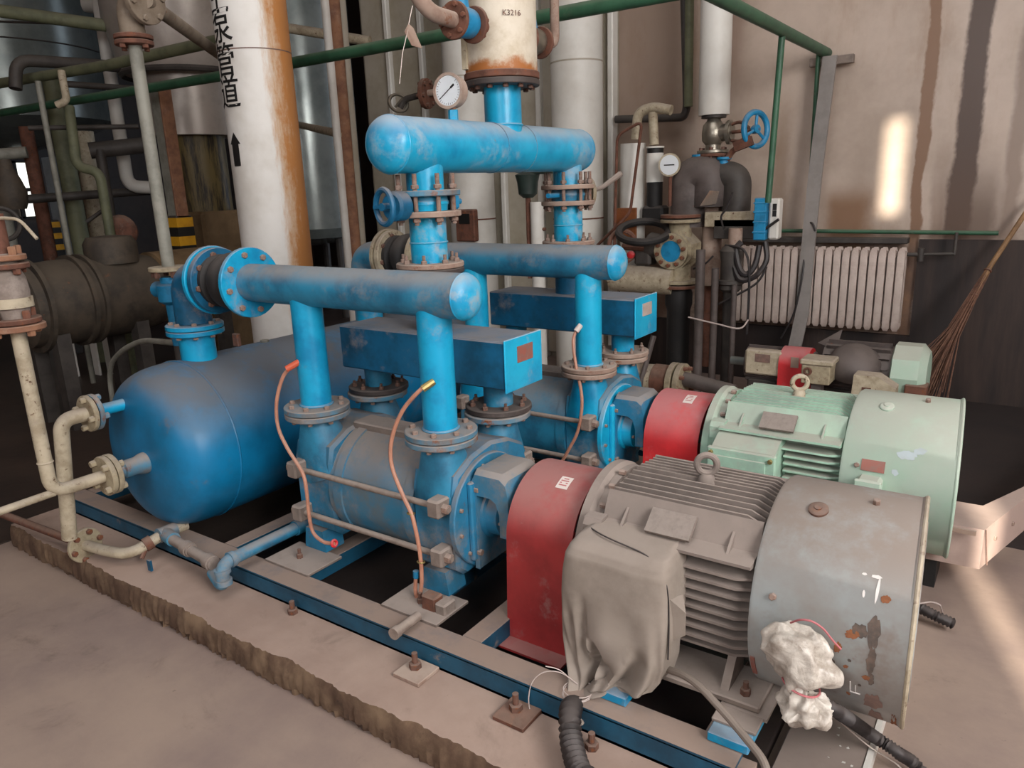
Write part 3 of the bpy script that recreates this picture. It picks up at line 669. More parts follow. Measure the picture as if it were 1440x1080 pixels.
discharge(1.09, 'second row blue header pipe with bright blue domed end', 'expansion joint with cream flanges behind the upright blue pipe', 'blue_dull', 'flange_warm', 'cream',
   dict(cap='blue_bright', branch='blue_bright', bolt='bolt', big='cream_flange', elbow='blue_dull', elbow_l='dull blue elbow pipe behind the upright blue pipe'))
# ------------------------------------------------------------------ suction side: boxes on the rear ports
def suction(dy, lab, T):
    Y = 2.285+dy
    S = thing('suction_box', (-1.98,Y,0.82), lab, 'duct', 'blue suction boxes')
    part('duct_body', MB().box(-2.42,-1.552,Y-0.12,Y+0.118,0.915,1.098,0.006), T['box'], S)
    e = part('end_plate', MB().box(-1.553,-1.545,Y-0.126,Y+0.124,0.905,1.106,0.003), T['end'], S)
    part('nameplate', MB().box(-1.5455,-1.542,Y-0.048,Y+0.055,1.008,1.070), T['plate'], S, 'small rust coloured nameplate')
    for px in PX:
        part('stub_pipe', MB().cyl((px,Y,0.82),(px,Y,0.92),0.058,28), T['stub'], S)
        flange(S, (px,Y,0.799), (0,0,1), 0.131, 0.022, T['fl'], 8, '+', 0.011, 0.014, T['bolt'], a0=0.1, shank=0.012)
    part('riser', MB().cyl((-1.985,Y,1.09),(-1.985,Y,1.327),0.072,32), T['box'], S)
    flange(S, (-1.985,Y,1.325), (0,0,1), 0.135, 0.02, T['fl'], 0)
    # spool piece between box and valve
    L = thing('spool_pipe', (-1.985,Y,1.35), T['spool_l'], 'pipe', 'upright spool pipes under the valves')
    part('pipe_body', MB().cyl((-1.985,Y,1.36),(-1.985,Y,1.548),0.073,32).torus((-1.985,Y,1.445),(0,0,1),0.0735,0.004,32,6), 'blue_bright', L)
    flange(L, (-1.985,Y,1.347), (0,0,1), 0.135, 0.02, T['sfl'], 8, '+', 0.012, 0.014, 'bolt', shank=0.02, a0=0.5, name='lower_flange')
    up = flange(L, (-1.985,Y,1.543), (0,0,1), 0.135, 0.022, T['sfl'], 0, name='upper_flange')
    # butterfly valve clamped by long studs
    V = thing('butterfly_valve', (-1.985,Y,1.6), T['valve_l'], 'valve', 'wafer valves under the top header')
    part('wafer_body', MB().lathe((-1.985,Y,1.566),(0,0,1),[(0,0.082),(0.02,0.084),(0.025,0.088),(0.035,0.088),(0.04,0.084),(0.057,0.082)],36), T['wafer'], V)
    part('stem', MB().cyl((-1.985,Y-0.19,1.595),(-1.985,Y+0.21,1.595),0.012,10), 'valve_blue', V)
    for i in range(8):
        a = 0.35+math.tau*i/8; x = -1.985+0.112*math.cos(a); y = Y+0.112*math.sin(a)
        st = part('stud', MB().cyl((x,y,1.515),(x,y,1.705),0.009,8), T['stud'], V)
        for z, d in ((1.650,1),(1.540,-1)): bolt(st, (x,y,z), (0,0,d), 0.0155, 0.015, T['stud'], name='nut')
    if dy == 0:
        part('gear_box', MB().cyl((-1.985,Y-0.13,1.59),(-1.985,Y-0.20,1.59),0.055,20,c=0.01), 'blue_deep', V)
        part('hand_wheel', MB().torus((-1.985,Y-0.235,1.59),(0.3,1,0),0.062,0.011,28,8).cyl((-1.985,Y-0.25,1.59),(-1.985,Y-0.19,1.59),0.015,10).box(-2.04,-1.93,Y-0.238,Y-0.232,1.584,1.596), 'blue_deep', V)
        part('end_bracket', MB().box(-2.02,-1.95,Y+0.115,Y+0.17,1.565,1.625,0.008), 'valve_blue', V)
    else:
        part('neck', MB().cyl((-1.985,Y+0.10,1.595),(-1.985,Y+0.20,1.60),0.03,12), 'flange_dark', V)
        d = Vector((0.55,0.8,0.12)).normalized()
        part('index_disc', MB().cyl((-1.985,Y+0.20,1.60),(-1.975,Y+0.215,1.60),0.075,28), 'cream_flange', V)
        part('lever', MB().tube([(-1.98,Y+0.21,1.60),(-1.945,Y+0.30,1.625),(-1.90,Y+0.42,1.69)],0.014,8,rs=[0.010,0.013,0.017]), 'dusty', V)
suction(0, 'blue rectangular suction box with rust nameplate, nearest the camera', dict(box='blue_deep', end='blue_bright', plate='plate_red', stub='blue_dull', fl='flange_dark', bolt='bolt_dark', sfl='flange_warm', wafer='blue_bright', stud='bolt',
   spool_l='blue upright spool pipe with pale weld seam under the near valve', valve_l='blue butterfly valve with blue handwheel and long studs, near leg'))
suction(1.09, 'second row blue suction box with pale grey streaked side', dict(box='blue_deep', end='blue_bright', plate='radiator', stub='blue', fl='flange_warm', bolt='bolt', sfl='flange_warm', wafer='blue_dull', stud='bolt',
   spool_l='faded blue spool pipe under the far valve, behind second header', valve_l='rusty butterfly valve with lever and round disc, far leg'))
# ------------------------------------------------------------------ top suction header
H = thing('suction_header', (-1.985,2.83,1.81), 'thick bright blue top header joining both pumps under the rusty vessel', 'pipe')
part('header_pipe', MB().cyl((-1.985,2.10,1.81),(-1.985,3.47,1.81),0.103,44), 'blue_header', H)
part('end_cap', MB().dome((-1.985,2.10,1.81),(0,-1,0),0.104,0.065,44).torus((-1.985,2.10,1.81),(0,1,0),0.103,0.003,44,6), 'blue_header', H)
part('end_cap', MB().dome((-1.985,3.47,1.81),(0,1,0),0.104,0.065,44), 'blue_header', H)
part('riser', MB().cyl((-1.985,2.83,1.81),(-1.985,2.83,2.068),0.081,36).torus((-1.985,2.83,1.905),(0,0,1),0.081,0.006,36,6), 'blue_header', H)
flange(H, (-1.985,2.83,2.062), (0,0,1), 0.163, 0.024, 'flange_dark', 12, '-', 0.012, 0.014, 'bolt_dark', name='top_flange')
for i, y in enumerate((2.285,3.375)):
    part('leg', MB().cyl((-1.985,y,1.64),(-1.985,y,1.80),0.073,32), 'blue_header', H)
    flange(H, (-1.985,y,1.622), (0,0,1), 0.135, 0.022, 'flange_warm' if i else 'flange_dust', 0, name='leg_flange')
for q in (2.72,2.94): part('weld_seam', MB().torus((-1.985,q,1.81),(0,1,0),0.1025,0.003,40,6), 'blue_dull', H)
# rusty cream vessel above
V = thing('rusty_vessel', (-1.985,2.83,2.09), 'rust streaked cream vessel standing on the bright blue top header', 'vessel')
part('shell', MB().cyl((-1.985,2.83,2.11),(-1.985,2.83,3.6),0.155,48), 'vessel', V)
part('strap', MB().box(-2.085,-2.060,2.683,2.705,2.13,3.4), 'cream', V)
flange(V, (-1.985,2.83,2.089), (0,0,1), 0.163, 0.028, 'rust', 12, '+', 0.011, 0.012, 'rust', name='base_flange')
text_part('stencil', 'K3216', 0.030, 'bolt_dark', V, Vector((-1.985,2.83,2.325))+Vector((0.80,-0.6,0)).normalized()*0.158, (0.6,0.80,0), (0,0,1))
def side_valve(s, lab, z, x):
    y0 = 2.83+s*0.15
    t = thing('side_valve', (x,y0+s*0.15,z), lab, 'valve', 'flanged valves on the rusty vessel')
    part('nozzle_pipe', MB().cyl((x,y0-s*0.03,z),(x,y0+s*0.06,z),0.026,16), 'rust', t)
    flange(t, (x,y0+s*0.06,z), (0,s,0), 0.070, 0.016, 'rust', 6, '-', 0.010, 0.012, 'rust')
    part('valve_body', MB().lathe((x,y0+s*0.08,z),(0,s,0),[(0,0.045),(0.015,0.055),(0.05,0.058),(0.085,0.055),(0.10,0.045)],24), 'valve_blue' if s < 0 else 'chrome', t)
    part('bonnet', MB().cyl((x,y0+s*0.13,z),(x-0.03,y0+s*0.13,z+0.16),0.032,14), 'valve_blue', t)
    flange(t, (x,y0+s*0.185,z), (0,s,0), 0.070, 0.016, 'rust', 6, '+', 0.010, 0.012, 'rust')
    if s < 0: part('outlet_pipe', MB().tube([(x,y0-0.20,z),(x,y0-0.36,z+0.005),(x-0.06,y0-0.40,z+0.16),(x-0.06,y0-0.40,z+0.5)],0.030,16,0.12), 'flange_warm', t)
    else: part('outlet_pipe', MB().tube([(x,y0+0.20,z),(x+0.02,y0+0.29,z+0.0),(x+0.02,y0+0.29,z+1.0)],0.022,14,0.06), 'flange_warm', t)
side_valve(-1, 'blue flanged valve on the left of the rusty vessel, with pinkish pipe', 2.277, -1.96)
side_valve(1, 'rusty flanged valve on the right of the rusty vessel, with pipe rising', 2.283, -2.0)
# hanging tag
tg = thing('hanging_tag', (-1.95, 2.208, 2.197), 'pinkish paper tag hanging on a string from the pinkish pipe', 'tag')
a = Vector((-1.95, 2.204, 2.225)); 
part('tag_card', MB().prism([(a.y-0.02,a.z-0.03),(a.y+0.005,a.z),(a.y+0.03,a.z-0.012),(a.y+0.072,a.z-0.075),(a.y+0.015,a.z-0.072)], 0, -1.951, -1.949), 'flange_warm', tg)
part('string', MB().tube([(-1.95,a.y+0.005,a.z-0.004),(-1.95, 2.237, 2.288)],0.0015,5), 'white_wire', tg)
part('string', MB().tube([(-1.95,a.y+0.0,a.z-0.02),(-1.95, 2.166, 2.121),(-1.95, 2.14, 2.017)],0.0015,5), 'white_wire', tg)
# pressure gauge on the top header
gz = thing('pressure_gauge', (-1.985,2.46,1.91), 'round pressure gauge with pale dial on the blue top header', 'gauge')
gc = Vector((-1.985, 2.47, 2.02)); gd = Vector((0.12,-1,0.02)).normalized()
part('stem', MB().cyl((-1.985,gc.y+0.012,1.895),(-1.985,gc.y+0.012,gc.z-0.05),0.012,12), 'rust_warm', gz)
part('gauge_cock', MB().cyl((-1.985,gc.y+0.012,1.90),(-1.985,gc.y+0.012,1.95),0.020,8), 'blue', gz)
part('case', MB().lathe(gc-gd*0.04,gd,[(0,0.05),(0.006,0.062),(0.05,0.062),(0.052,0.068),(0.060,0.068),(0.060,0.058),(0.056,0.056)],40), 'flange_warm', gz)
dial = part('dial', MB().cyl(gc+gd*0.012,gc+gd*0.0165,0.0565,36), 'glass', gz)
_, gu, gv = perp(gd); nd = Vector((-0.75,0,-0.55)); nd = (nd-gd*nd.dot(gd)).normalized(); cr = gd.cross(nd)
part('needle', MB().obox(gc+gd*0.018+nd*0.008, (nd,cr,gd), 0.042,0.0016,0.0006).obox(gc+gd*0.018-nd*0.026, (nd,cr,gd), 0.010,0.004,0.0006), 'black', gz)
tk = MB()
for i in range(25):
    a = math.radians(-45+270*i/24); dv = Vector((1,0,0)); dv = (dv-gd*dv.dot(gd)).normalized(); up = gd.cross(dv)*-1
    e = dv*math.cos(a)+up*math.sin(a); tk.obox(gc+gd*0.0172+e*0.050, (e,gd.cross(e),gd), 0.005 if i % 4 == 0 else 0.0028, 0.0007, 0.0003)
part('scale_marks', tk, 'black', gz)
part('glass_cover', MB().cyl(gc+gd*0.0188,gc+gd*0.0200,0.0565,36), 'gauge_glass', gz)
from mathutils import noise as mn
# ------------------------------------------------------------------ separator tank
TX, TZ, TR = -3.11, 0.568, 0.37
T = thing('separator_tank', (TX,2.5,0.2), 'big round blue separator tank with dusty top at the left end of the skid', 'tank')
part('shell', MB().cyl((TX,1.825,TZ),(TX,3.48,TZ),TR,72), 'blue_tank', T)
prof = [(0.0,TR)]
for i in range(1,15):
    q = i/14; prof.append((0.25*math.sin(math.pi/2*q)**0.9, TR*(1-q**2.6)**0.5 if q < 1 else 0.0))
part('front_head', MB().lathe((TX,1.83,TZ),(0,-1,0),prof,72), 'blue_tank', T)
part('rear_head', MB().lathe((TX,3.475,TZ),(0,1,0),prof,48), 'blue_tank', T)
part('weld_seam', MB().torus((TX,1.825,TZ),(0,1,0),TR,0.005,72,6), 'blue_tank', T)
for y in (1.93,3.02):
    part('nozzle', MB().cyl((TX,y,TZ+TR-0.05),(TX,y,1.052),0.078,32), 'blue', T)
    flange(T, (TX,y,1.050), (0,0,1), 0.125, 0.022, 'blue', 8, '-', 0.012, 0.014, 'bolt', name='nozzle_flange')
for y in (2.45,3.2): part('saddle', MB().hull([(TX+s*a,y+b,z) for s in (-1,1) for b in (-0.06,0.06) for a, z in ((0.30,0.197),(0.30,0.32),(0.1,0.20))]), 'blue_deep', T)
part('top_stub', MB().cyl((-3.119, 2.3, 0.948),(-3.119,2.3,0.9),0.022,14), 'grey_pipe', T)
part('lifting_lug', MB().box(TX+0.12,TX+0.16,2.03,2.05,0.98,1.04,0.004), 'bolt_dark', T)
# ------------------------------------------------------------------ pipes in front of the tank
hx = -3.071; hz = 0.545
fy = 1.418; ey = 1.195
A = thing('inlet_pipe', (hx,ey,0.2), 'speckled cream L shaped pipe running into the front of the tank', 'pipe', None)
topA = 1.198
part('pipe_run', MB().tube([(hx,fy-0.02,hz),(hx,ey,hz),(hx,ey,topA+0.12)],0.026,20,0.07,8), 'cream', A)
part('branch_run', MB().cyl((hx,ey+0.01,hz),(hx,ey-0.45,hz-0.01),0.015,16), 'cream', A)
flange(A, (hx,fy-0.022,hz), (0,1,0), 0.085, 0.022, 'cream_flange', 4, '-', 0.015, 0.02, 'cream_flange', a0=0.8)
flange(A, (hx,fy+0.004,hz), (0,1,0), 0.085, 0.022, 'cream_flange', 4, '+', 0.015, 0.02, 'cream_flange', a0=0.8)
part('tank_stub', MB().lathe((hx,fy+0.02,hz),(0,1,0),[(0,0.030),(0.04,0.030),(0.045,0.038),(0.10,0.038),(0.125,0.046),(0.18,0.05)],20), 'flange_dust', A)
part('weld_ring', MB().torus((hx,fy+0.185,hz),(0,1,0),0.05,0.010,24,6), 'rust', A)
part('collar', MB().torus((hx,ey,hz+0.13),(0,0,1),0.026,0.004,20,6), 'cream', A)
va = thing('gate_valve', (hx,ey,topA), 'rust flanged cream valve with wire wheel at the left edge of the picture', 'valve')
flange(va, (hx,ey,topA), (0,0,1), 0.095, 0.022, 'rust_warm', 4, '-', 0.015, 0.02, 'rust_warm')
flange(va, (hx,ey,topA+0.025), (0,0,1), 0.085, 0.02, 'rust', 4, '+', 0.014, 0.03, 'rust')
part('valve_body', MB().lathe((hx,ey,topA+0.04),(0,0,1),[(0,0.05),(0.04,0.055),(0.06,0.06),(0.10,0.065),(0.15,0.06),(0.19,0.045),(0.24,0.045)],24), 'dusty', va)
part('valve_ring', MB().cyl((hx,ey,topA+0.085),(hx,ey,topA+0.12),0.07,24), 'cream', va)
flange(va, (hx,ey,topA+0.255), (0,0,1), 0.075, 0.02, 'rust_warm', 4, '+', 0.014, 0.03, 'rust_warm')
flange(va, (hx,ey,topA+0.225), (0,0,1), 0.08, 0.02, 'rust', 4, '-', 0.014, 0.02, 'rust')
part('bonnet', MB().cyl((hx,ey,topA+0.27),(hx,ey,topA+0.42),0.03,16), 'rust', va)
part('handle', MB().tube([(hx,ey,topA+0.40),(hx+0.04,ey,topA+0.405),(hx+0.12,ey+0.03,topA+0.40),(hx+0.18,ey+0.05,topA+0.33)],0.006,8,0.03), 'cream', va)
bx = -3.198; by = 1.437; bz = 0.787; b2 = 1.362
B = thing('drain_pipe', (bx,b2,0.15), 'cream rust stained pipe bending from the tank side down to the plinth', 'pipe')
part('pipe_run', MB().tube([(bx,by,bz),(bx,b2-0.03,bz),(-3.256, 1.3, 0.259)],0.030,20,0.08,8), 'cream', B)
flange(B, (bx,by-0.004,bz), (0,1,0), 0.078, 0.02, 'cream_flange', 4, '-', 0.014, 0.02, 'cream_flange')
flange(B, (bx,by+0.02,bz), (0,1,0), 0.078, 0.02, 'flange_dust', 4, '+', 0.014, 0.02, 'flange_dust')
part('tank_stub', MB().cyl((bx,by+0.04,bz),(bx,by+0.22,bz),0.026,16), 'blue', B)
# pipe lying along the plinth with flange, tee and small valve
c1 = Vector((-4.07, 1.338, 0.17)); c2 = Vector((-3.37, 1.381, 0.17)); c3 = Vector((-3.184, 1.406, 0.17)); c4 = Vector((-3.062, 1.44, 0.17)); c5 = Vector((-3.028, 1.591, 0.215)); c6 = Vector((-3.025, 1.693, 0.215))
C3 = thing('plinth_pipe', (c3.x,c3.y,0.115), 'dirty cream pipe with round flange lying along the plinth edge', 'pipe')
part('long_run', MB().tube([c1-(c2-c1)*0.6,c2],0.018,14), 'rust', C3)
dd = (c3-c2).normalized()
flange(C3, c2+dd*0.03, dd, 0.078, 0.02, 'cream_flange', 6, 'both', 0.013, 0.016, 'rust')
part('bent_run', MB().tube([c2,c3,c4,c5,c6],0.024,16,0.06,6), 'cream', C3)
part('tee', MB().cyl(c5-(c6-c5).normalized()*0.03,c5+(c6-c5).normalized()*0.05,0.033,16).cyl(c5,(-2.935, 1.575, 0.215),0.031,14), 'flange_dust', C3)
part('coupling', MB().cyl(c4+(c5-c4)*0.42,c4+(c5-c4)*0.62,0.031,16), 'rust', C3)
q = c4+(c5-c4)*0.5
part('valve_stem', MB().cyl(q,q+Vector((0.01,-0.04,-0.05)),0.010,8), 'rust', C3)
part('valve_handle', MB().obox((-2.93, 1.453, 0.15), (Vector((1,0,0)),Vector((0,1,0)),Vector((0,0,1))), 0.012,0.005,0.024), 'blue_deep', C3, 'dark blue handle')
g1 = Vector((-2.959, 1.576, 0.215)); g2 = Vector((-2.586, 1.534, 0.215)); g3 = Vector((-2.626, 1.589, 0.165))
Gp = thing('grey_drain_line', (g2.x,g2.y,0.115), 'grey pipe with unions running over the rail to the blue elbow', 'pipe')
part('pipe_run', MB().cyl(g1,g2,0.022,16), 'dusty', Gp)
for f in (0.42,0.93):
    p = g1+(g2-g1)*f; e = (g2-g1).normalized(); part('union', MB().cyl(p-e*0.02,p+e*0.02,0.032,12).cyl(p-e*0.035,p+e*0.035,0.027,12), 'dusty', Gp)
h1 = Vector((-2.473, 1.5, 0.332)); h2 = Vector((-2.706, 1.977, 0.26)); h3 = Vector((-2.732, 2.14, 0.26))
Bp = thing('blue_elbow_line', (h1.x,1.5,0.115), 'small blue elbow pipe rising in front of the rail and running under the pump', 'pipe')
h0 = Vector((h1.x,1.50,0.165)); h1 = Vector((h1.x,1.50,0.262))
part('pipe_run', MB().tube([g2+Vector((-0.01,0,-0.04)),h0+Vector((-0.01,0.0,-0.01)),h1,h1+Vector((0,0.6,0)),h1+Vector((0,0.95,0))],0.026,18,0.05,8), 'blue_dull', Bp)
for a, b in (((h0.x,1.50,0.175),(h0.x,1.50,0.195)),((h0.x,1.50,0.225),(h0.x,1.50,0.24)),((h0.x,1.535,0.262),(h0.x,1.555,0.262)),((h0.x,1.86,0.262),(h0.x,1.92,0.262))):
    part('collar', MB().cyl(a,b,0.032,18), 'blue_dull', Bp)
# ------------------------------------------------------------------ copper hoses
def hose(name, lab, pts, fit, mat_fit):
    t = thing(name, pts[0], lab, 'hose', 'copper coloured tubes on the pumps')
    q = []
    n = len(pts)
    P4 = [Vector(p) for p in pts]
    for i in range(n-1):
        p0, p1, p2, p3 = P4[max(i-1,0)], P4[i], P4[i+1], P4[min(i+2,n-1)]
        for j in range(6):
            u = j/6; q.append(0.5*((2*p1)+(p2-p0)*u+(2*p0-5*p1+4*p2-p3)*u*u+(3*p1-p0-3*p2+p3)*u**3))
    q.append(P4[-1])
    part('tube', MB().tube(q,0.0075,8), 'copper', t)
    part('end_fitting', MB().cyl(fit[0],fit[1],0.013,10), mat_fit, t)
    return t
s1 = [(-2.369, 1.865, 0.991),(-2.407, 1.84, 0.946),(-2.439, 1.82, 0.844),(-2.436, 1.81, 0.742),(-2.38, 1.8, 0.663),(-2.292, 1.79, 0.58),(-2.272, 1.785, 0.507),(-2.274, 1.785, 0.415),(-2.262, 1.785, 0.331),(-2.203, 1.785, 0.302),(-2.146, 1.79, 0.308)]
t = hose('copper_tube', 'copper tube with orange grip on the left front port pipe', s1, ((-2.342, 1.88, 1.008),(-2.379, 1.84, 0.981)), 'orange')
part('clamp', MB().torus((-2.146, 1.79, 0.308),(1,0,0.2),0.012,0.006,14,8), 'red_far', t, 'red clamp')
s2 = [(-1.66, 1.868, 1.001),(-1.682, 1.84, 0.982),(-1.751, 1.82, 0.904),(-1.803, 1.81, 0.796),(-1.804, 1.8, 0.697),(-1.745, 1.788, 0.591),(-1.703, 1.78, 0.53),(-1.681, 1.78, 0.403),(-1.681, 1.78, 0.29),(-1.697, 1.78, 0.219),(-1.712, 1.78, 0.208),(-1.715, 1.78, 0.248),(-1.707, 1.78, 0.302)]
t = hose('copper_tube', 'long curved copper tube hanging from the right front port pipe', s2, ((-1.65, 1.88, 1.009),(-1.673, 1.845, 0.987)), 'brass')
part('clip', MB().torus((-1.714, 1.785, 0.539),(0,0.2,1),0.013,0.003,14,6), 'brass', t)
part('clip', MB().torus((-1.678, 1.78, 0.361),(0,0.2,1),0.013,0.003,14,6), 'brass', t)
part('blue_tie', MB().cyl((-1.707, 1.779, 0.291),(-1.705, 1.779, 0.318),0.011,8), 'valve_blue', t, 'blue tie')
s3 = [(-1.698, 2.955, 1.002),(-1.707, 2.93, 0.945),(-1.682, 2.91, 0.834),(-1.652, 2.9, 0.728),(-1.643, 2.89, 0.639),(-1.662, 2.88, 0.525),(-1.704, 2.87, 0.436),(-1.748, 2.87, 0.356),(-1.753, 2.87, 0.311),(-1.734, 2.87, 0.304),(-1.717, 2.87, 0.329)]
hose('copper_tube', 'orange copper tube on the second row pump, ending in a hook', s3, ((-1.683, 2.962, 1.018),(-1.697, 2.94, 0.991)), 'white_wire')
# ------------------------------------------------------------------ T handle and small bits on the rail
th = thing('drain_cock', (-1.605, 1.621, 0.22), 'dusty drain cock with cylindrical handle lying over the near rail', 'valve')
part('handle', MB().cyl((-1.605, 1.558, 0.225),(-1.607, 1.671, 0.225),0.017,14).cyl((-1.604, 1.544, 0.225),(-1.606, 1.567, 0.225),0.021,14), 'rod', th)
part('cock_body', MB().box(-1.616-0.035,-1.616+0.03,1.735,1.785,0.20,0.262,0.006), 'rust', th)
part('block', MB().box(-1.616+0.028,-1.616+0.075,1.735,1.80,0.20,0.248,0.006), 'dusty', th)
# ------------------------------------------------------------------ anchor plates on the plinth
for i, (px_, lab, yaw) in enumerate((((-1.507, 1.536, 0.115),'rusty square anchor plate on the plinth, left of the two',0.1),((-1.112, 1.544, 0.115),'rusty square anchor plate on the plinth beside the corrugated conduit',0.05))):
    t = thing('anchor_plate', px_, lab, 'plate', 'anchor plates on the plinth')
    part('plate', MB().box(px_[0]-0.055,px_[0]+0.055,px_[1]-0.05,px_[1]+0.055,0.1152,0.130,0.002), 'flange_warm' if i == 0 else 'rust', t)
    part('anchor_bolt', MB().cyl((px_[0]-0.01,px_[1]+0.01,0.130),(px_[0]-0.01,px_[1]+0.01,0.185),0.010,10).lathe((px_[0]-0.01,px_[1]+0.01,0.130),(0,0,1),[(0,0.021),(0.018,0.021),(0.02,0.017)],6), 'bolt_dark', t)
for px_, lab in (((-2.153, 1.565, 0.115),'rusty bolt stub in the plinth, left of the anchor plates'),((-0.862, 1.55, 0.115),'rusty bolt stub in the plinth, right of the corrugated conduit')):
    single('bolt_stub', MB().cyl((px_[0],px_[1],0.112),(px_[0],px_[1],0.165),0.010,10).lathe((px_[0],px_[1],0.115),(0,0,1),[(0,0.02),(0.018,0.02),(0.02,0.017)],6), 'bolt_dark', px_, lab, 'bolt', 'bolt stubs in the plinth')
# ------------------------------------------------------------------ blue blocks carrying the near motor
for dy, w in ((0,'near'),(1.09,'far')):
    for x, lab in ((-0.865,'left'),(-0.515,'right')):
        o = thing('motor_pad', (x,1.72+dy,0.197), f'blue steel block under the {lab} front foot of the {"grey" if dy == 0 else "pale green"} motor', 'block', 'blue blocks under the motor feet')
        part('block_body', MB().box(x-0.055,x+0.055,1.655+dy,1.80+dy,0.198,0.227,0.003), 'blue', o)
        part('cap_plate', MB().box(x-0.06,x+0.06,1.70+dy,1.80+dy,0.2275,0.2375,0.002), 'dusty', o)
# ------------------------------------------------------------------ cloth over the near terminal box
def cloth_bag():
    rows = [(0.652,-1.000,-0.745,1.80,1.895,7),(0.640,-1.022,-0.730,1.735,1.895,7),(0.622,-1.034,-0.722,1.712,1.89,7),(0.60,-1.042,-0.716,1.700,1.885,7),(0.55,-1.048,-0.710,1.693,1.875,7),(0.48,-1.052,-0.706,1.686,1.865,6.5),
            (0.40,-1.052,-0.708,1.680,1.855,6),(0.33,-1.046,-0.712,1.675,1.845,5),(0.285,-1.036,-0.724,1.668,1.83,4),(0.255,-1.026,-0.745,1.660,1.80,3.4),(0.235,-1.014,-0.80,1.650,1.76,3),(0.215,-1.003,-0.865,1.638,1.72,2.6),(0.198,-0.996,-0.905,1.622,1.69,2.2),(0.182,-0.992,-0.925,1.606,1.668,2),(0.165,-0.994,-0.922,1.592,1.660,2),(0.145,-1.0,-0.918,1.580,1.655,2)]
    N = 160; vs = []; fs = []; rr = []
    for a, b in zip(rows, rows[1:]):
        for j in range(5):
            t = j/5; rr.append([a[k]*(1-t)+b[k]*t for k in range(6)])
    rr.append(list(rows[-1]))
    for z, x0, x1, y0, y1, e in rr:
        cx, cy, hx, hy = (x0+x1)/2, (y0+y1)/2, (x1-x0)/2, (y1-y0)/2
        g = max(0.0, min(1.0, (0.50-z)/0.27)); 
        for i in range(N):
            th = math.tau*i/N; c, s = math.cos(th), math.sin(th)
            px = abs(c)**(2/e)*math.copysign(1,c); py = abs(s)**(2/e)*math.copysign(1,s)
            x = cx+hx*px; y = cy+hy*py
            nn = mn.noise(Vector((x*7,y*7,z*5)))*0.007+mn.noise(Vector((x*15,y*15,z*9+3)))*0.0025
            dsp = nn
            front = max(0.0, -s)
            for xc, w, dep, z0 in ((-0.915,0.015,0.075,0.46),(-0.965,0.016,0.030,0.50),(-0.785,0.022,0.055,0.38),(-0.850,0.016,0.040,0.42),(-1.010,0.014,0.024,0.44),(-0.750,0.014,0.036,0.31)):
                xx = xc+(-0.955-xc)*max(0,min(1,(0.34-z)/0.19))*(0.85 if xc < -0.8 else 0.6)
                k = max(0.0, min(1.0, (z0-z)/0.12)); dsp -= dep*k*front*math.exp(-((x-xx)/w)**2)
                dsp += dep*0.45*k*front*math.exp(-((x-xx-w*2)/w)**2)
            dsp += g*0.007*math.sin(th*11+z*20)
            d = Vector((px/hx if hx else 0, py/hy, 0)); d = d.normalized() if d.length else Vector((0,0,0))
            vs.append((x+d.x*dsp, y+d.y*dsp, z+mn.noise(Vector((x*12,y*12,5)))*0.006))
    R = len(rr)
    for j in range(R-1):
        for i in range(N): fs.append((j*N+i,j*N+(i+1)%N,(j+1)*N+(i+1)%N,(j+1)*N+i))
    fs.append(tuple(range(N)))
    t = thing('cloth_cover', (-0.88,1.75,0.14), 'grey dusty cloth tied around the terminal box of the near motor', 'cloth')
    part('cloth', MB().add(vs, fs), 'cloth', t, sharp=80)
    # flap standing off on the right, cord round the top
    fl = MB(); fl.hull([(-0.712,1.72,0.545),(-0.712,1.74,0.40),(-0.668,1.735,0.505),(-0.672,1.745,0.43),(-0.704,1.80,0.42),(-0.704,1.80,0.52)])
    part('flap', fl, 'cloth', t)
    cord = [(-1.035,1.86,0.630),(-1.0,1.80,0.652),(-0.93,1.765,0.655),(-0.86,1.755,0.650),(-0.79,1.745,0.645),(-0.73,1.722,0.620),(-0.712,1.715,0.56),(-0.706,1.71,0.47),(-0.708,1.712,0.36)]
    part('cord', MB().tube(cord,0.0022,6,0.04), 'cable', t)
    tie = MB()
    for k in range(7): tie.torus((-0.957,1.632+k*0.002,0.178+k*0.005),(0.1*math.sin(k),0.12*math.cos(k*2),1),0.045,0.0018,24,5)
    part('tie_wire', tie, 'wire', t)
    for pts in ([(-0.97, 1.66, 0.211),(-1.011, 1.64, 0.249),(-1.061, 1.62, 0.247),(-1.095, 1.6, 0.209),(-1.097, 1.58, 0.142),(-1.066, 1.57, 0.092),(-1.009, 1.57, 0.079),(-0.942, 1.58, 0.11),(-0.903, 1.6, 0.156),(-0.911, 1.64, 0.155)],
                [(-1.055, 1.62, 0.264),(-1.023, 1.64, 0.256),(-0.999, 1.66, 0.224),(-0.966, 1.665, 0.177),(-0.939, 1.66, 0.149),(-0.912, 1.65, 0.135),(-0.927, 1.65, 0.117),(-0.956, 1.66, 0.147)]):
        part('loose_wire', MB().tube(pts,0.0018,5,0.03), 'wire', t)
cloth_bag()
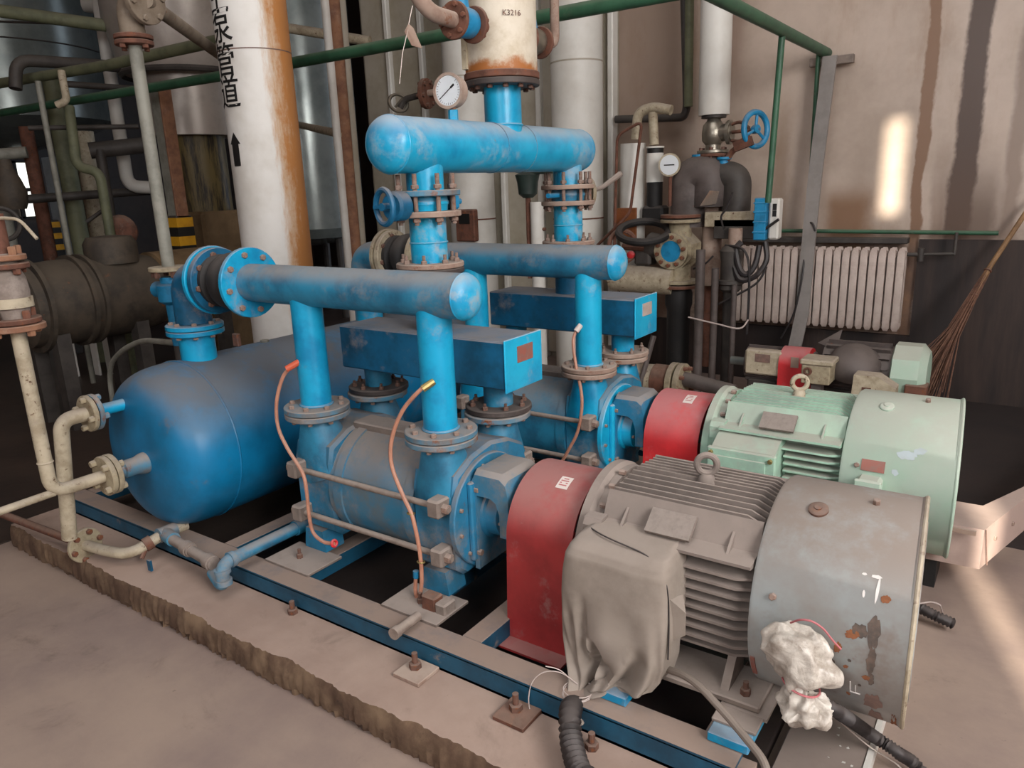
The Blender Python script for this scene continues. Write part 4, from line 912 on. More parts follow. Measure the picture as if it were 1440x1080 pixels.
# ------------------------------------------------------------------ corrugated conduits
def conduit(name, pts, r, lab, grp='corrugated conduits', pitch=0.02):
    P4 = [Vector(p) for p in pts]; n = len(P4); q = []
    for i in range(n-1):
        p0, p1, p2, p3 = P4[max(i-1,0)], P4[i], P4[i+1], P4[min(i+2,n-1)]
        m = max(2,int((p2-p1).length/(r*0.55)*2))
        for j in range(m):
            u = j/m; q.append(0.5*((2*p1)+(p2-p0)*u+(2*p0-5*p1+4*p2-p3)*u*u+(3*p1-p0-3*p2+p3)*u**3))
    rs = [r if i % 2 else r*0.74 for i in range(len(q))]
    return single(name, MB().tube(q, r, 16, rs=rs), 'cable', pts[0], lab, 'conduit', grp, sharp=80)
conduit('corrugated_conduit', [(-0.956,1.62,0.165),(-0.93, 1.55, 0.208),(-0.887, 1.48, 0.182),(-0.815, 1.4, 0.174),(-0.725, 1.33, 0.188),(-0.75,1.15,0.036),(-0.55,0.9,0.036)], 0.033, 'thick black corrugated conduit hanging from the tied cloth over the plinth')
conduit('corrugated_conduit', [(-0.322, 1.76, 0.355),(-0.27, 1.76, 0.341),(-0.215, 2.006, 0.12),(-0.152, 2.019, 0.085),(-0.082, 2.03, 0.03),(0.05,1.75,0.025)], 0.019, 'thin black corrugated conduit running from the plastic bag to the floor')
conduit('corrugated_conduit', [(-0.262, 2.936, 0.06),(-0.184, 2.89, 0.06),(-0.135, 2.882, 0.05),(-0.082, 2.888, 0.035)], 0.022, 'short corrugated conduit end lying on the floor behind the near cowl')
single('grey_cable', MB().tube([(-0.722, 1.75, 0.299),(-0.663, 1.72, 0.323),(-0.605, 1.69, 0.329),(-0.499, 1.64, 0.297),(-0.376, 1.56, 0.271),(-0.38,1.40,0.13),(-0.3,1.2,0.02)],0.0105,10,0.05), 'cable_grey', (-0.722, 1.75, 0.299), 'stiff grey cable slanting from the motor foot across the rail', 'cable')
single('pale_string', MB().tube([(-0.293, 1.72, 0.37),(-0.282, 1.979, 0.14),(-0.224, 2.02, 0.07),(-0.14, 2.049, 0.02),(0,1.7,0.01)],0.0022,6,0.03), 'white_wire', (-0.293, 1.72, 0.37), 'thin pale string trailing from the plastic bag along the conduit', 'string')
single('pale_wire', MB().tube([(-0.22, 2.876, 0.08),(-0.165, 2.894, 0.1),(-0.136, 2.888, 0.1),(-0.128, 2.939, 0.04)],0.003,6,0.02), 'wire', (-0.22, 2.876, 0.08), 'thin pale wire curled above the short conduit on the floor', 'wire')
# ------------------------------------------------------------------ plastic bag on the cowl
def plastic_bag():
    t = thing('plastic_bag', (-0.36,1.72,0.30), 'crumpled dirty plastic bag tied over the cable box on the near cowl', 'bag')
    def lobe(c, R, sc, seed, amp, tie):
        bm = bmesh.new(); bmesh.ops.create_icosphere(bm, subdivisions=5, radius=1.0)
        m = MB(); rnd = random.Random(int(seed*10))
        axs = [(Vector((rnd.uniform(-1,1),rnd.uniform(-1,1),rnd.uniform(-1,1))).normalized(), rnd.uniform(2.0,4.5), rnd.uniform(0,6)) for _ in range(9)]
        for v in bm.verts:
            d = v.co.copy(); w = Vector((mn.noise(d*1.4+Vector((seed,0,0))),mn.noise(d*1.4+Vector((0,seed,0))),mn.noise(d*1.4+Vector((0,0,seed)))))*0.5
            p = d+w; r = 1+0.13*mn.noise(d*1.2+Vector((seed,1,2)))
            for ax, fr, ph in axs: r += amp*0.11*(1-2*abs(math.sin(p.dot(ax)*fr+ph)))
            az = math.atan2(d.y,d.x); k = max(0.0, d.z*tie)**2; r += amp*0.22*k*math.sin(az*9+seed+w.x*6)
            r *= 1-0.25*k*max(0,d.z*tie-0.6)
            v.co = Vector((d.x*sc[0],d.y*sc[1],d.z*sc[2]))*R*r+Vector(c)
        bm.verts.index_update(); m.add([v.co[:] for v in bm.verts], [[v.index for v in f.verts] for f in bm.faces]); bm.free(); return m
    part('upper_bag', lobe((-0.378,1.745,0.478), 0.092, (1.05,0.75,1.05), 3.3, 0.55, -1), 'plastic', t, sharp=60)
    part('lower_bag', lobe((-0.345,1.725,0.352), 0.068, (1.05,0.8,0.92), 8.1, 0.6, 1), 'plastic', t, sharp=60)
    part('red_string', MB().torus((-0.36,1.735,0.405),(0.25,0.1,1),0.047,0.0028,28,6), 'red_wire', t)
    part('red_string', MB().tube([(-0.387, 1.7, 0.59),(-0.361, 1.68, 0.619),(-0.334, 1.68, 0.624),(-0.309, 1.69, 0.606),(-0.29, 1.7, 0.576),(-0.271, 1.71, 0.552)],0.0026,6,0.02), 'red_wire', t)
plastic_bag()
# ------------------------------------------------------------------ sheet metal duct on the floor at the right
D = thing('floor_duct', (-0.3,3.3,0), 'low pinkish sheet metal duct bending away on the floor at the right edge', 'duct')
top = [(-0.75,3.15),(-0.035,3.19),(0.083,3.60),(0.80,6.1),(0.68,6.1),(0.075,3.74),(-0.055,3.44),(-0.75,3.43)]
def slab(poly, z0, z1): return MB().prism(poly, 2, z0, z1)
M['duct'] = paint('pale_duct_sheet', '#b39d94', '#a08b82', '#9d8f86', 0.4, 0.2, 0.06, 0.45, 4)
part('duct_body', slab(top, 0.13, 0.298), 'duct', D)
part('lid_edge', MB().box(-0.75,-0.06,3.143,3.156,0.285,0.303), 'flange_warm', D)
part('bend_seam', MB().tube([(-0.030,3.187,0.30),(-0.012,3.245,0.13)],0.0022,6), 'plate_brown', D)
for f in (0.3,0.75):
    x = -0.035+0.118*f; y = 3.19+0.41*f; bolt(D, (x+0.001,y,0.22), (0.96,-0.28,0), 0.010, 0.006, 'bolt', name='screw')
for x in (-0.6,-0.2): part('support', MB().box(x-0.02,x+0.02,3.2,3.4,0,0.13), 'rubber', D)
single('floor_strip', MB().box(-0.226,-0.210,0.9,2.6,0.0,0.054), 'white_ins', (-0.218,1.7,0), 'narrow white strip along the edge of the steel floor plate', 'strip')
# a few pale paint chips on the floor plate
rnd = random.Random(5)
for i in range(14):
    x = rnd.uniform(-0.43,-0.24); y = rnd.uniform(1.75,2.15)
    single('paint_chip', MB().hull([(x+rnd.uniform(-.005,.005),y+rnd.uniform(-.005,.005),0.0502+rnd.uniform(0,.002)) for _ in range(8)]), 'white_ins', (x,y,0.05), 'tiny pale paint chip lying on the steel floor plate', 'chip', 'paint chips on the floor plate')
M['dark_green'] = paint('dark_green_valve', '#26342f', '#1b2522', '#4d5350', 0.5, 0.1, 0.1, 0.5)
# ------------------------------------------------------------------ radiator on the back wall
R = thing('radiator', (-1.39,6.04,0.52), 'off white column radiator on the stained back wall', 'radiator')
sec = MB()
for yy, w in ((5.985,0.024),(6.075,0.024)):
    sec.hull([(sx*w,yy+sy*0.018,z) for sx in (-1,1) for sy in (-1,1) for z in (0.545,1.085)]+[(0,yy+sy*0.026,z) for sy in (-1,1) for z in (0.56,1.07)]+[(sx*w*0.6,yy,z) for sx in (-1,1) for z in (0.52,1.12)])
for z in (0.565,1.075): sec.box(-0.028,0.028,5.995,6.07,z-0.022,z+0.022,0.008)
q = MB(); q.f = sec.f; q.v = [(x,y-6.04,z-0.52) for x, y, z in sec.v]; rme = mesh('radiator_section', q, 'radiator')
for i in range(21):
    o = link('radiator_section', rme, R); o.location = (-2.0+i*0.061+1.39,0,0)
part('inlet_valve', MB().cyl((-0.76,6.03,1.075),(-0.66,6.03,1.075),0.014,10).cyl((-0.665,6.03,1.03),(-0.665,6.03,1.12),0.022,12).cyl((-0.66,6.03,1.075),(-0.46,6.03,1.085),0.011,8).cyl((-0.46,6.03,1.08),(-0.46,6.03,1.23),0.011,8), 'dark_pipe', R)
single('wall_pipe', MB().cyl((-1.9,6.10,1.235),(-0.22,6.10,1.222),0.015,12), 'green_pipe', (-1.0,6.1,1.23), 'thin dark green pipe running along the wall above the radiator', 'pipe')
single('wall_channel', MB().box(-1.95,-0.76,6.06,6.165,1.145,1.185,0.004), 'dark_pipe', (-1.3,6.1,1.16), 'dark steel ledge on the wall just above the radiator', 'ledge')
# ------------------------------------------------------------------ green cable pipe frame
gp = thing('green_pipe_frame', (-1.42,3.64,2.5), 'long green pipe crossing overhead and turning towards the back wall', 'pipe')
part('pipe_run', MB().tube([(-10.5,3.42,2.5),(-5.0,3.64,2.5),(-1.42,3.64,2.5),(-1.42,6.16,2.5)],0.036,18,0.05,5), 'green_pipe', gp)
part('drop_pipe', MB().cyl((-1.425,5.02,2.48),(-1.458,5.02,1.484),0.020,14), 'green_pipe', gp)
single('thin_green_drop', MB().tube([(-1.455, 6.06, 2.487),(-1.452, 6.06, 1.366),(-1.457, 6.02, 1.183)],0.016,10,0.05), 'green_pipe', (-1.452, 6.06, 1.366), 'thin dark green pipe beside the grey flat tray on the back wall', 'pipe')
ts = thing('flat_tray', (-1.408, 5.98, 1.213), 'grey flat cable tray standing upright in front of the radiator', 'tray')
x1, x2 = -1.365, -1.417
m = MB(); pts = [(x1,6.02,2.46),(-1.407,6.0,1.66),(-1.409,5.95,1.25),(x2,5.92,0.62),(x2-0.05,5.90,0.25)]
for a, b in zip(pts, pts[1:]): m.hull([(a[0]+s*0.048,a[1]+t,a[2]) for s in (-1,1) for t in (-0.012,0.012)]+[(b[0]+s*0.048,b[1]+t,b[2]) for s in (-1,1) for t in (-0.012,0.012)])
part('tray_body', m, 'grey_strip', ts)
part('bracket', MB().box(x1-0.16,x1+0.14,6.10,6.15,2.41,2.47,0.004), 'dusty', ts)
part('clamp', MB().cyl((-1.444, 6.02, 1.305),(-1.448, 6.02, 1.21),0.022,12), 'rust', ts)
part('cable_tail', MB().tube([(-1.427, 5.97, 1.308),(-1.386, 5.93, 1.3),(-1.362, 5.93, 1.243)],0.008,8,0.02), 'cable', ts)
# ------------------------------------------------------------------ white ducts in front of the cladding
for px_, lab in (((-4.447, 5.78, 1.407),'round pale duct behind the left leg of the top header'),((-3.297, 5.78, 1.984),'round pale duct right of the rusty vessel')):
    t = thing('round_duct', (px_[0],5.78,0), lab, 'duct', 'round ducts in front of the wall cladding')
    part('duct_shell', MB().cyl((px_[0],5.78,0.01),(px_[0],5.78,5.2),0.215,40), 'white_ins', t)
    for z in (1.35,2.6): part('joint_band', MB().ring((px_[0],5.78,z),(px_[0],5.78,z+0.012),0.218,0.21,40), 'rust' if lab[11] != 'x' and z < 2 else 'panel', t)
x0 = (-4.356, 5.55, 1.354)
hb = thing('wall_outlet', (x0[0],5.55,x0[2]), 'rust brown square outlet hole box on the pale duct', 'box')
part('outlet_frame', MB().box(x0[0]-0.11,x0[0]+0.11,5.53,5.60,x0[2]-0.19,x0[2]+0.10,0.01), 'rust', hb); part('outlet_hole', MB().box(x0[0]-0.06,x0[0]+0.06,5.522,5.535,x0[2]-0.03,x0[2]+0.06), 'black', hb)
# tap with flange by the gauge
z0 = (-4.675, 5.45, 2.471)
t = thing('wall_tap', z0, 'small dirty tap with round flange on the pale cladding behind the gauge', 'tap')
part('pipe_run', MB().cyl(z0,(z0[0]+0.42,5.55,z0[2]+0.03),0.03,12), 'flange_warm', t)
flange(t, z0, (1,0.2,0), 0.13, 0.04, 'rust', 6, 'both', 0.02, 0.02, 'bolt_dark')
part('tap_body', MB().tube([z0,(z0[0]-0.22,5.42,z0[2]-0.03),(z0[0]-0.26,5.4,z0[2]-0.10)],0.028,10,0.04), 'dark_pipe', t)
part('tap_wheel', MB().torus((z0[0]-0.26,5.38,z0[2]-0.06),(1,-0.6,0.5),0.085,0.016,20,6).cyl((z0[0]-0.30,5.38,z0[2]-0.09),(z0[0]-0.22,5.4,z0[2]-0.02),0.012,8), 'chrome', t)
# small white pipe with dark green valve between the two legs
w0 = (-3.348, 5.2, 1.256)
t = thing('small_riser', (w0[0],5.2,0), 'thin white riser with dark green valve behind the second header', 'pipe')
part('white_pipe', MB().cyl((w0[0],5.2,0.01),(w0[0],5.2,1.515),0.055,18), 'white_ins', t)
vz = (-3.431, 5.2, 1.639)
part('valve_body', MB().lathe((vz[0],5.2,vz[2]-0.09),(0,0,1),[(0,0.04),(0.03,0.075),(0.12,0.085),(0.18,0.10),(0.20,0.06)],20), 'dark_green', t)
part('valve_arm', MB().box(vz[0],vz[0]+0.26,5.17,5.23,vz[2]+0.09,vz[2]+0.14,0.008), 'dark_green', t)
part('side_pipe', MB().cyl((vz[0],5.2,0.9),(vz[0],5.2,vz[2]-0.08),0.022,10).cyl((vz[0],5.2,1.30),(vz[0]+0.16,5.2,1.30),0.014,8), 'rust', t)
# ------------------------------------------------------------------ valve cluster left of the radiator (y about 5.6)
Yc = 5.65
def at(x, z, y=Yc): return Vector((x,y,z))
ip = (-2.067, 5.65, 2.097)
t = thing('insulated_pipe', (ip[0],Yc,ip[2]), 'white insulated pipe coming down above the globe valve with blue wheel', 'pipe')
part('cladding', MB().cyl((ip[0],Yc,ip[2]),(ip[0]-0.02,Yc,5.0),0.112,32), 'white_ins', t)
part('end_ring', MB().cyl((ip[0],Yc,ip[2]-0.02),(ip[0],Yc,ip[2]),0.09,24), 'dark_pipe', t)
vx = ip[0]; vz = 1.969
t = thing('globe_valve', (vx,Yc,vz), 'steel globe valve with bright blue handwheel below the white insulated pipe', 'valve')
part('valve_body', MB().lathe((vx,Yc,vz+0.12),(0,0,-1),[(0,0.045),(0.03,0.05),(0.06,0.075),(0.12,0.085),(0.17,0.08),(0.20,0.055),(0.235,0.055)],24), 'chrome', t)
flange(t, (vx,Yc,vz-0.14), (0,0,1), 0.115, 0.022, 'chrome', 6, '+', 0.014, 0.02, 'bolt_dark')
part('bonnet', MB().cyl((vx+0.05,Yc,vz),(vx+0.14,Yc,vz+0.005),0.062,20).cyl((vx+0.11,Yc,vz),(vx+0.135,Yc,vz),0.085,20), 'chrome', t)
yk = MB()
for s in (-1,1): yk.tube([(vx+0.135,Yc,vz+s*0.055),(vx+0.20,Yc,vz+s*0.072),(vx+0.265,Yc,vz+s*0.02)],0.012,8,0.05)
yk.cyl((vx+0.13,Yc,vz),(vx+0.34,Yc,vz+0.008),0.013,10); part('yoke', yk, 'rust', t)
wd = Vector((0.9,-0.42,0.05)).normalized(); wc = Vector((vx+0.315,Yc-0.01,vz+0.008))
wh = MB().torus(wc,wd,0.118,0.021,36,10).cyl(wc-wd*0.02,wc+wd*0.02,0.03,14); _, wu, wv = perp(wd)
for k in range(3):
    a = math.tau*k/3+0.4; wh.cyl(wc,wc+(wu*math.cos(a)+wv*math.sin(a))*0.115,0.011,8)
part('hand_wheel', wh, 'valve_blue', t, 'bright blue handwheel')
t = thing('rusty_riser', (vx,Yc,1.0), 'rust red riser pipe under the globe valve', 'pipe')
flange(t, (vx,Yc,vz-0.165), (0,0,1), 0.115, 0.022, 'rust', 6, '-', 0.014, 0.02, 'bolt_dark')
part('pipe_run', MB().cyl((vx,Yc,0.2),(vx,Yc,vz-0.16),0.040,18), 'rust', t)
part('pale_sleeve', MB().cyl((vx+0.02,Yc,0.85),(vx+0.01,Yc,1.44),0.075,18), 'flange_warm', t)
# thick grey elbow pair
ex = -2.226; ez = 1.396
t = thing('grey_elbow', (ex,5.6,ez), 'thick grimy grey elbow pipe with small blue valves on top', 'pipe')
M['dirty_grey'] = paint('grimy_grey_pipe', '#5d5350', '#453d3a', '#6f6661', 0.5, 0.2, 0.15, 0.6, 5)
part('bend', MB().tube([(ex,5.6,ez-0.10),(ex,5.6,ez+0.28),(ex+0.17,5.6,ez+0.30),(ex+0.17,5.6,ez+0.05)],0.135,24,0.16,8), 'dirty_grey', t)
part('bend', MB().tube([(ex+0.22,5.62,ez+0.27),(ex+0.36,5.62,ez+0.26),(ex+0.36,5.62,ez-0.12)],0.105,24,0.12,8), 'dark_pipe', t)
for px_ in ((-2.152, 5.6, 1.769),(-1.961, 5.6, 1.741)):
    c = Vector(px_); part('small_valve', MB().lathe(c-Vector((0,0,0.06)),(0,0,1),[(0,0.022),(0.02,0.04),(0.05,0.042),(0.09,0.038),(0.10,0.055),(0.115,0.055)],14), 'valve_blue', t, 'small blue valve')
c = Vector((-1.951, 5.6, 1.76)); part('valve_lever', MB().tube([c,(c.x+0.06,5.58,c.z+0.08),(c.x+0.12,5.56,c.z+0.10)],0.022,8,0.03).obox((c.x+0.14,5.56,c.z+0.12),(Vector((0.9,0,0.3)),Vector((0,1,0)),Vector((-0.3,0,0.9))),0.07,0.02,0.035), 'rust', t)
c = Vector((-2.011, 5.45, 1.498))
single('foil_scrap', MB().hull([c+Vector((-0.07,0,-0.045)),c+Vector((0.055,0.0,-0.03)),c+Vector((0.075,0,0.06)),c+Vector((0.0,0.01,0.065)),c+Vector((-0.03,0.03,0.03)),c+Vector((0.03,0.04,0))]), 'foil', c, 'bright crumpled foil scrap wrapped on the grey elbow', 'foil')
# cream butterfly valve with blue round cover
cx_, cz_ = -2.248, 1.124
t = thing('cream_valve', (cx_,5.5,cz_), 'cream valve body with round blue cover facing the room', 'valve')
part('valve_body', MB().hull([(cx_+r*math.cos(math.tau*(i+0.5)/8),y,cz_+r*math.sin(math.tau*(i+0.5)/8)) for i in range(8) for y, r in ((5.42,0.135),(5.58,0.15))]), 'cream_flange', t)
rg = part('cover_ring', MB().ring((cx_-0.03,5.425,cz_),(cx_-0.03,5.39,cz_),0.135,0.08,36), 'cream_flange', t)
bolts(rg, (cx_-0.03,5.39,cz_), (0,-1,0), 0.107, 10, 0.017, 0.02, 'rust')
part('blue_cover', MB().cyl((cx_-0.03,5.42,cz_),(cx_-0.03,5.395,cz_),0.08,30), 'valve_blue', t, 'round blue cover')
part('neck', MB().cyl((cx_,5.5,cz_-0.23),(cx_,5.5,cz_+0.23),0.085,20), 'cream_flange', t)
for z, mt in ((cz_+0.21,'cream_flange'),(cz_+0.245,'rust'),(cz_-0.25,'cream_flange'),(cz_-0.285,'rust')): flange(t, (cx_,5.5,z), (0,0,1), 0.15, 0.025, mt, 0)
part('rubber_coupling', MB().lathe((cx_,5.5,cz_-0.29),(0,0,-1),[(0,0.09),(0.04,0.105),(0.12,0.105),(0.17,0.09),(0.7,0.085)],24), 'rubber', t)
g0 = Vector((cx_-0.15,5.5,cz_+0.02))
part('gear_case', MB().cyl(g0,g0+Vector((-0.12,0,0.02)),0.10,16,c=0.02).box(g0.x-0.20,g0.x-0.06,5.42,5.58,cz_-0.12,cz_+0.05,0.02), 'dark_pipe', t)
wc = Vector((-2.505, 5.4, 1.269)); 
part('big_wheel', MB().torus(wc,(0.15,-0.35,1),0.19,0.03,36,10), 'rubber', t, 'black handwheel lying flat')
wc = Vector((-2.681, 5.4, 1.158)); part('rust_wheel', MB().torus(wc,(1,-0.7,0.2),0.12,0.02,30,8).cyl(wc,wc+Vector((0.25,0.05,-0.02)),0.03,10).cyl(wc,wc+Vector((0.3,0.1,0.05)),0.02,8), 'rust', t, 'rust coloured handwheel')
part('red_knob', MB().lathe((-2.558, 5.3, 1.103),(0,-1,0),[(0,0.03),(0.02,0.03),(0.03,0.015)],12), 'red_far', t)
single('level_pipe', MB().cyl((-2.794, 5.45, 0.902),(-2.268, 5.45, 0.889),0.105,28), 'cream', (-2.524, 5.45, 0.895), 'grimy cream horizontal pipe under the cream valve', 'pipe')
# beige beam, blue box, meter
b0 = Vector((-1.865, 5.55, 1.354))
single('beige_beam', MB().box(-2.06,-1.688,5.5,5.6,b0.z-0.055,b0.z+0.055,0.005), 'cream', b0, 'beige steel beam beside the blue meter box', 'beam')
b0 = Vector((-1.612, 5.4, 1.361))
t = thing('blue_box', b0, 'blue ribbed plastic box on the green drop pipe', 'box')
part('box_body', MB().box(b0.x-0.042,b0.x+0.042,5.37,5.45,b0.z-0.145,b0.z+0.145,0.006), 'valve_blue', t)
for k in (-0.09,-0.02,0.05,0.11): part('rib', MB().box(b0.x-0.047,b0.x+0.047,5.365,5.45,b0.z+k-0.006,b0.z+k+0.006,0.002), 'valve_blue', t)
b0 = Vector((-1.525, 5.42, 1.359))
t = thing('white_meter', b0, 'narrow white meter case with dark slots behind the green drop pipe', 'meter')
part('case', MB().box(b0.x-0.035,b0.x+0.035,5.40,5.50,b0.z-0.14,b0.z+0.14,0.012), 'white_ins', t)
for k in (0.075,0.03): part('slot', MB().box(b0.x-0.008,b0.x+0.018,5.394,5.402,b0.z+k-0.012,b0.z+k+0.03), 'black', t)
part('strap', MB().tube([(b0.x-0.07,5.39,b0.z-0.08),(b0.x+0.04,5.385,b0.z+0.0)],0.010,8), 'cable', t)
# cable loops
cab = [[(-1.619, 5.42, 1.177),(-1.637, 5.4, 1.043),(-1.688, 5.38, 0.973),(-1.741, 5.38, 1.012),(-1.779, 5.4, 1.141),(-1.747, 5.42, 1.2)],
 [(-1.58, 5.42, 1.202),(-1.558, 5.4, 1.08),(-1.607, 5.38, 0.981),(-1.676, 5.38, 0.937),(-1.738, 5.38, 0.94),(-1.79, 5.4, 1.023)],
 [(-1.866, 5.42, 1.173),(-1.721, 5.36, 1.156),(-1.67, 5.36, 1.046),(-1.659, 5.36, 0.802),(-1.662, 5.36, 0.542)],
 [(-1.561, 5.42, 1.028),(-1.62, 5.4, 0.912),(-1.785, 5.38, 0.803),(-1.95, 5.4, 0.717)],
 [(-2.105, 5.42, 0.996),(-2.015, 5.4, 1.032),(-1.947, 5.4, 1.097)],
 [(-1.881, 5.42, 1.29),(-1.898, 5.4, 1.377),(-1.859, 5.4, 1.442),(-1.822, 5.4, 1.55)],
 [(-2.047, 5.2, 0.667),(-1.821, 5.2, 0.631),(-1.665, 5.2, 0.612),(-1.638, 5.3, 0.658)]]
for i, c in enumerate(cab):
    lab = ['thick black cable loop hanging under the blue box, inner loop','thick black cable loop hanging under the blue box, outer loop','thin cable dropping straight in front of the radiator','thin black cable sagging across the left of the radiator','short black wire left of the rusty riser','black wire loop hanging over the beige beam','pale thin cable sagging below the rubber coupling'][i]
    P4 = [Vector(p) for p in c]; q = []; n = len(P4)
    for k in range(n-1):
        p0, p1, p2, p3 = P4[max(k-1,0)], P4[k], P4[k+1], P4[min(k+2,n-1)]
        for j in range(5):
            u = j/5; q.append(0.5*((2*p1)+(p2-p0)*u+(2*p0-5*p1+4*p2-p3)*u*u+(3*p1-p0-3*p2+p3)*u**3))
    q.append(P4[-1]); single('cable', MB().tube(q,(0.022,0.020,0.009,0.008,0.007,0.008,0.006)[i],8), 'wire' if i == 6 else 'cable', c[0], lab, 'cable', 'cables by the valve cluster')
single('cable', MB().tube([(-1.452, 6.0, 1.184),(-1.423, 5.9, 0.955),(-1.466, 5.9, 0.627),(-1.566, 5.92, 0.414)],0.007,8,0.1), 'cable', (-1.423, 5.9, 0.955), 'thin black cable running down the left edge of the flat grey tray', 'cable', 'cables by the valve cluster')
bm_ = Vector((-1.827, 5.42, 0.994))
t = thing('dark_actuator', bm_, 'dark grimy actuator drum wrapped in cables left of the radiator', 'actuator')
part('drum', MB().lathe((bm_.x,5.45,bm_.z-0.16),(0,0,1),[(0,0.06),(0.02,0.08),(0.05,0.08),(0.06,0.095),(0.085,0.095),(0.09,0.075),(0.22,0.075),(0.30,0.085),(0.34,0.05)],24), 'dark_pipe', t)
part('stand_pipe', MB().cyl((bm_.x+0.0,5.45,0.05),(bm_.x,5.45,bm_.z-0.15),0.05,16), 'dark_pipe', t)
part('upper_pipe', MB().cyl((bm_.x+0.02,5.46,bm_.z+0.17),(bm_.x+0.02,5.46,bm_.z+0.30),0.05,16), 'flange_warm', t)
part('plate', MB().box(bm_.x-0.16,bm_.x+0.20,5.50,5.54,bm_.z+0.22,bm_.z+0.36,0.004), 'dark_pipe', t)
for i, (px_, r) in enumerate((((-2.005, 5.3, 0.686),0.034),((-1.891, 5.3, 0.693),0.026),((-1.764, 5.35, 0.535),0.02))):
    single('stand_pipe', MB().cyl((px_[0],px_[1],0.0),(px_[0],px_[1],(1.15,1.02,0.9)[i]),r,14), 'dirty_grey', (px_[0],px_[1],0), ['grimy upright pipe under the cream valve, thickest of three','grimy upright pipe right of the thickest one, under the riser','thin grimy upright pipe under the dark actuator'][i], 'pipe', 'grimy upright pipes under the valve cluster')
# filters, U pipe, gauge on the left of the cluster
f0 = (-2.742, 5.7, 1.648)
t = thing('white_filter', (f0[0],5.7,0.5), 'tall white cylinder behind the lever of the far valve', 'cylinder')
part('cylinder_body', MB().cyl((f0[0],5.7,0.4),(f0[0],5.7,1.938),0.10,28), 'white_ins', t)
f1 = (-2.53, 5.65, 1.749)
t = thing('small_filter', (f1[0],5.65,0.9), 'short white cylinder with dark band on a black pump body', 'cylinder')
zt = 1.904; zb = 1.636
part('cylinder_body', MB().cyl((f1[0],5.65,zb),(f1[0],5.65,zt-0.05),0.066,24), 'white_ins', t); part('dark_band', MB().cyl((f1[0],5.65,zt-0.05),(f1[0],5.65,zt-0.012),0.064,24), 'black', t); part('cap', MB().cyl((f1[0],5.65,zt-0.012),(f1[0],5.65,zt),0.07,24), 'white_ins', t)
part('pump_body', MB().cyl((f1[0],5.65,zb-0.24),(f1[0],5.65,zb),0.062,20).box(f1[0]-0.08,f1[0]+0.10,5.58,5.72,zb-0.30,zb-0.18,0.02), 'rubber', t)
t = thing('cream_u_pipe', (-2.631, 5.65, 2.126), 'cream bent pipe forming an upside down U above the white cylinders', 'pipe')
part('bend', MB().tube([(-2.696, 5.65, 1.966),(-2.679, 5.65, 2.166),(-2.554, 5.65, 2.197),(-2.402, 5.65, 2.159)],0.038,18,0.10,8), 'cream', t); part('leg', MB().cyl((-2.554, 5.65, 2.156),(-2.538, 5.65, 1.915),0.036,18), 'cream', t)
single('dark_wall_pipe', MB().tube([(-3.073, 6.05, 2.162),(-2.461, 6.05, 2.132),(-2.439, 6.05, 2.211),(-2.486, 6.05, 3.099)],0.032,14,0.06), 'dark_pipe', (-2.658, 6.05, 2.142), 'dark pipe on the wall turning up beside the white insulated pipe', 'pipe')
single('olive_wall_pipe', MB().cyl((-2.407, 6.0, 2.206),(-2.42, 6.0, 3.129),0.034,14), 'olive', (-2.414, 6.0, 2.47), 'olive green upright pipe on the wall left of the white insulated pipe', 'pipe')
single('brown_frame_pipe', MB().tube([(-2.806, 5.5, 1.153),(-2.782, 5.5, 1.999),(-2.572, 5.5, 2.088),(-2.669, 5.5, 1.405),(-2.962, 5.5, 1.151)],0.012,8,0.06), 'rust', (-2.769, 5.5, 1.679), 'thin brown bent rod frame in front of the tall white cylinder', 'rod')
bx_ = (-2.755, 5.6, 1.344)
single('plywood_board', MB().box(bx_[0]-0.10,bx_[0]+0.10,5.58,5.60,bx_[2]-0.14,bx_[2]+0.10,0.003), 'wood', bx_, 'small brown wooden panel below the tall white cylinder', 'panel')
gc = Vector((-2.336, 5.5, 1.757))
t = thing('wall_gauge', gc, 'round pale gauge on a thin stem left of the grey elbow', 'gauge'); gd2 = Vector((0.1,-1,0)).normalized()
part('case', MB().lathe(gc+gd2*-0.03,gd2,[(0,0.07),(0.045,0.08),(0.05,0.085),(0.06,0.085),(0.06,0.072)],28), 'cream', t); part('dial', MB().cyl(gc+gd2*0.029,gc+gd2*0.034,0.072,28), 'glass', t)
part('needle', MB().obox(gc+gd2*0.036, (Vector((1,0.1,0)).normalized(),Vector((0,0,1)),gd2), 0.04,0.004,0.001), 'black', t); part('stem', MB().cyl((gc.x,5.5,gc.z-0.30),(gc.x,5.5,gc.z-0.07),0.014,8), 'rust', t)
# ------------------------------------------------------------------ small pump sets on the floor between far motor and wall
hp = (-2.197, 4.7, 0.274); hp2 = (-1.941, 4.7, 0.305)
t = thing('cream_flanged_pipe', (hp2[0],4.7,hp2[2]), 'cream pipe with brown band and flange pair behind the red guard of the second row', 'pipe')
part('pipe_run', MB().cyl((hp[0]-0.4,4.7,hp[2]),(hp2[0]-0.12,4.7,hp2[2]),0.108,32), 'cream', t); part('brown_end', MB().cyl((hp2[0]-0.14,4.7,hp2[2]),(hp2[0]-0.02,4.7,hp2[2]),0.112,32), 'rust', t)
flange(t, (hp2[0]-0.02,4.7,hp2[2]), (1,0,0), 0.135, 0.04, 'cream_flange', 0); flange(t, (hp2[0]+0.035,4.7,hp2[2]), (1,0,0), 0.135, 0.04, 'cream_flange', 8, '+', 0.015, 0.03, 'rust')
part('outlet', MB().cyl((hp2[0]+0.07,4.7,hp2[2]+0.03),(hp2[0]+0.42,4.7,hp2[2]-0.02),0.05,16), 'dirty_grey', t)
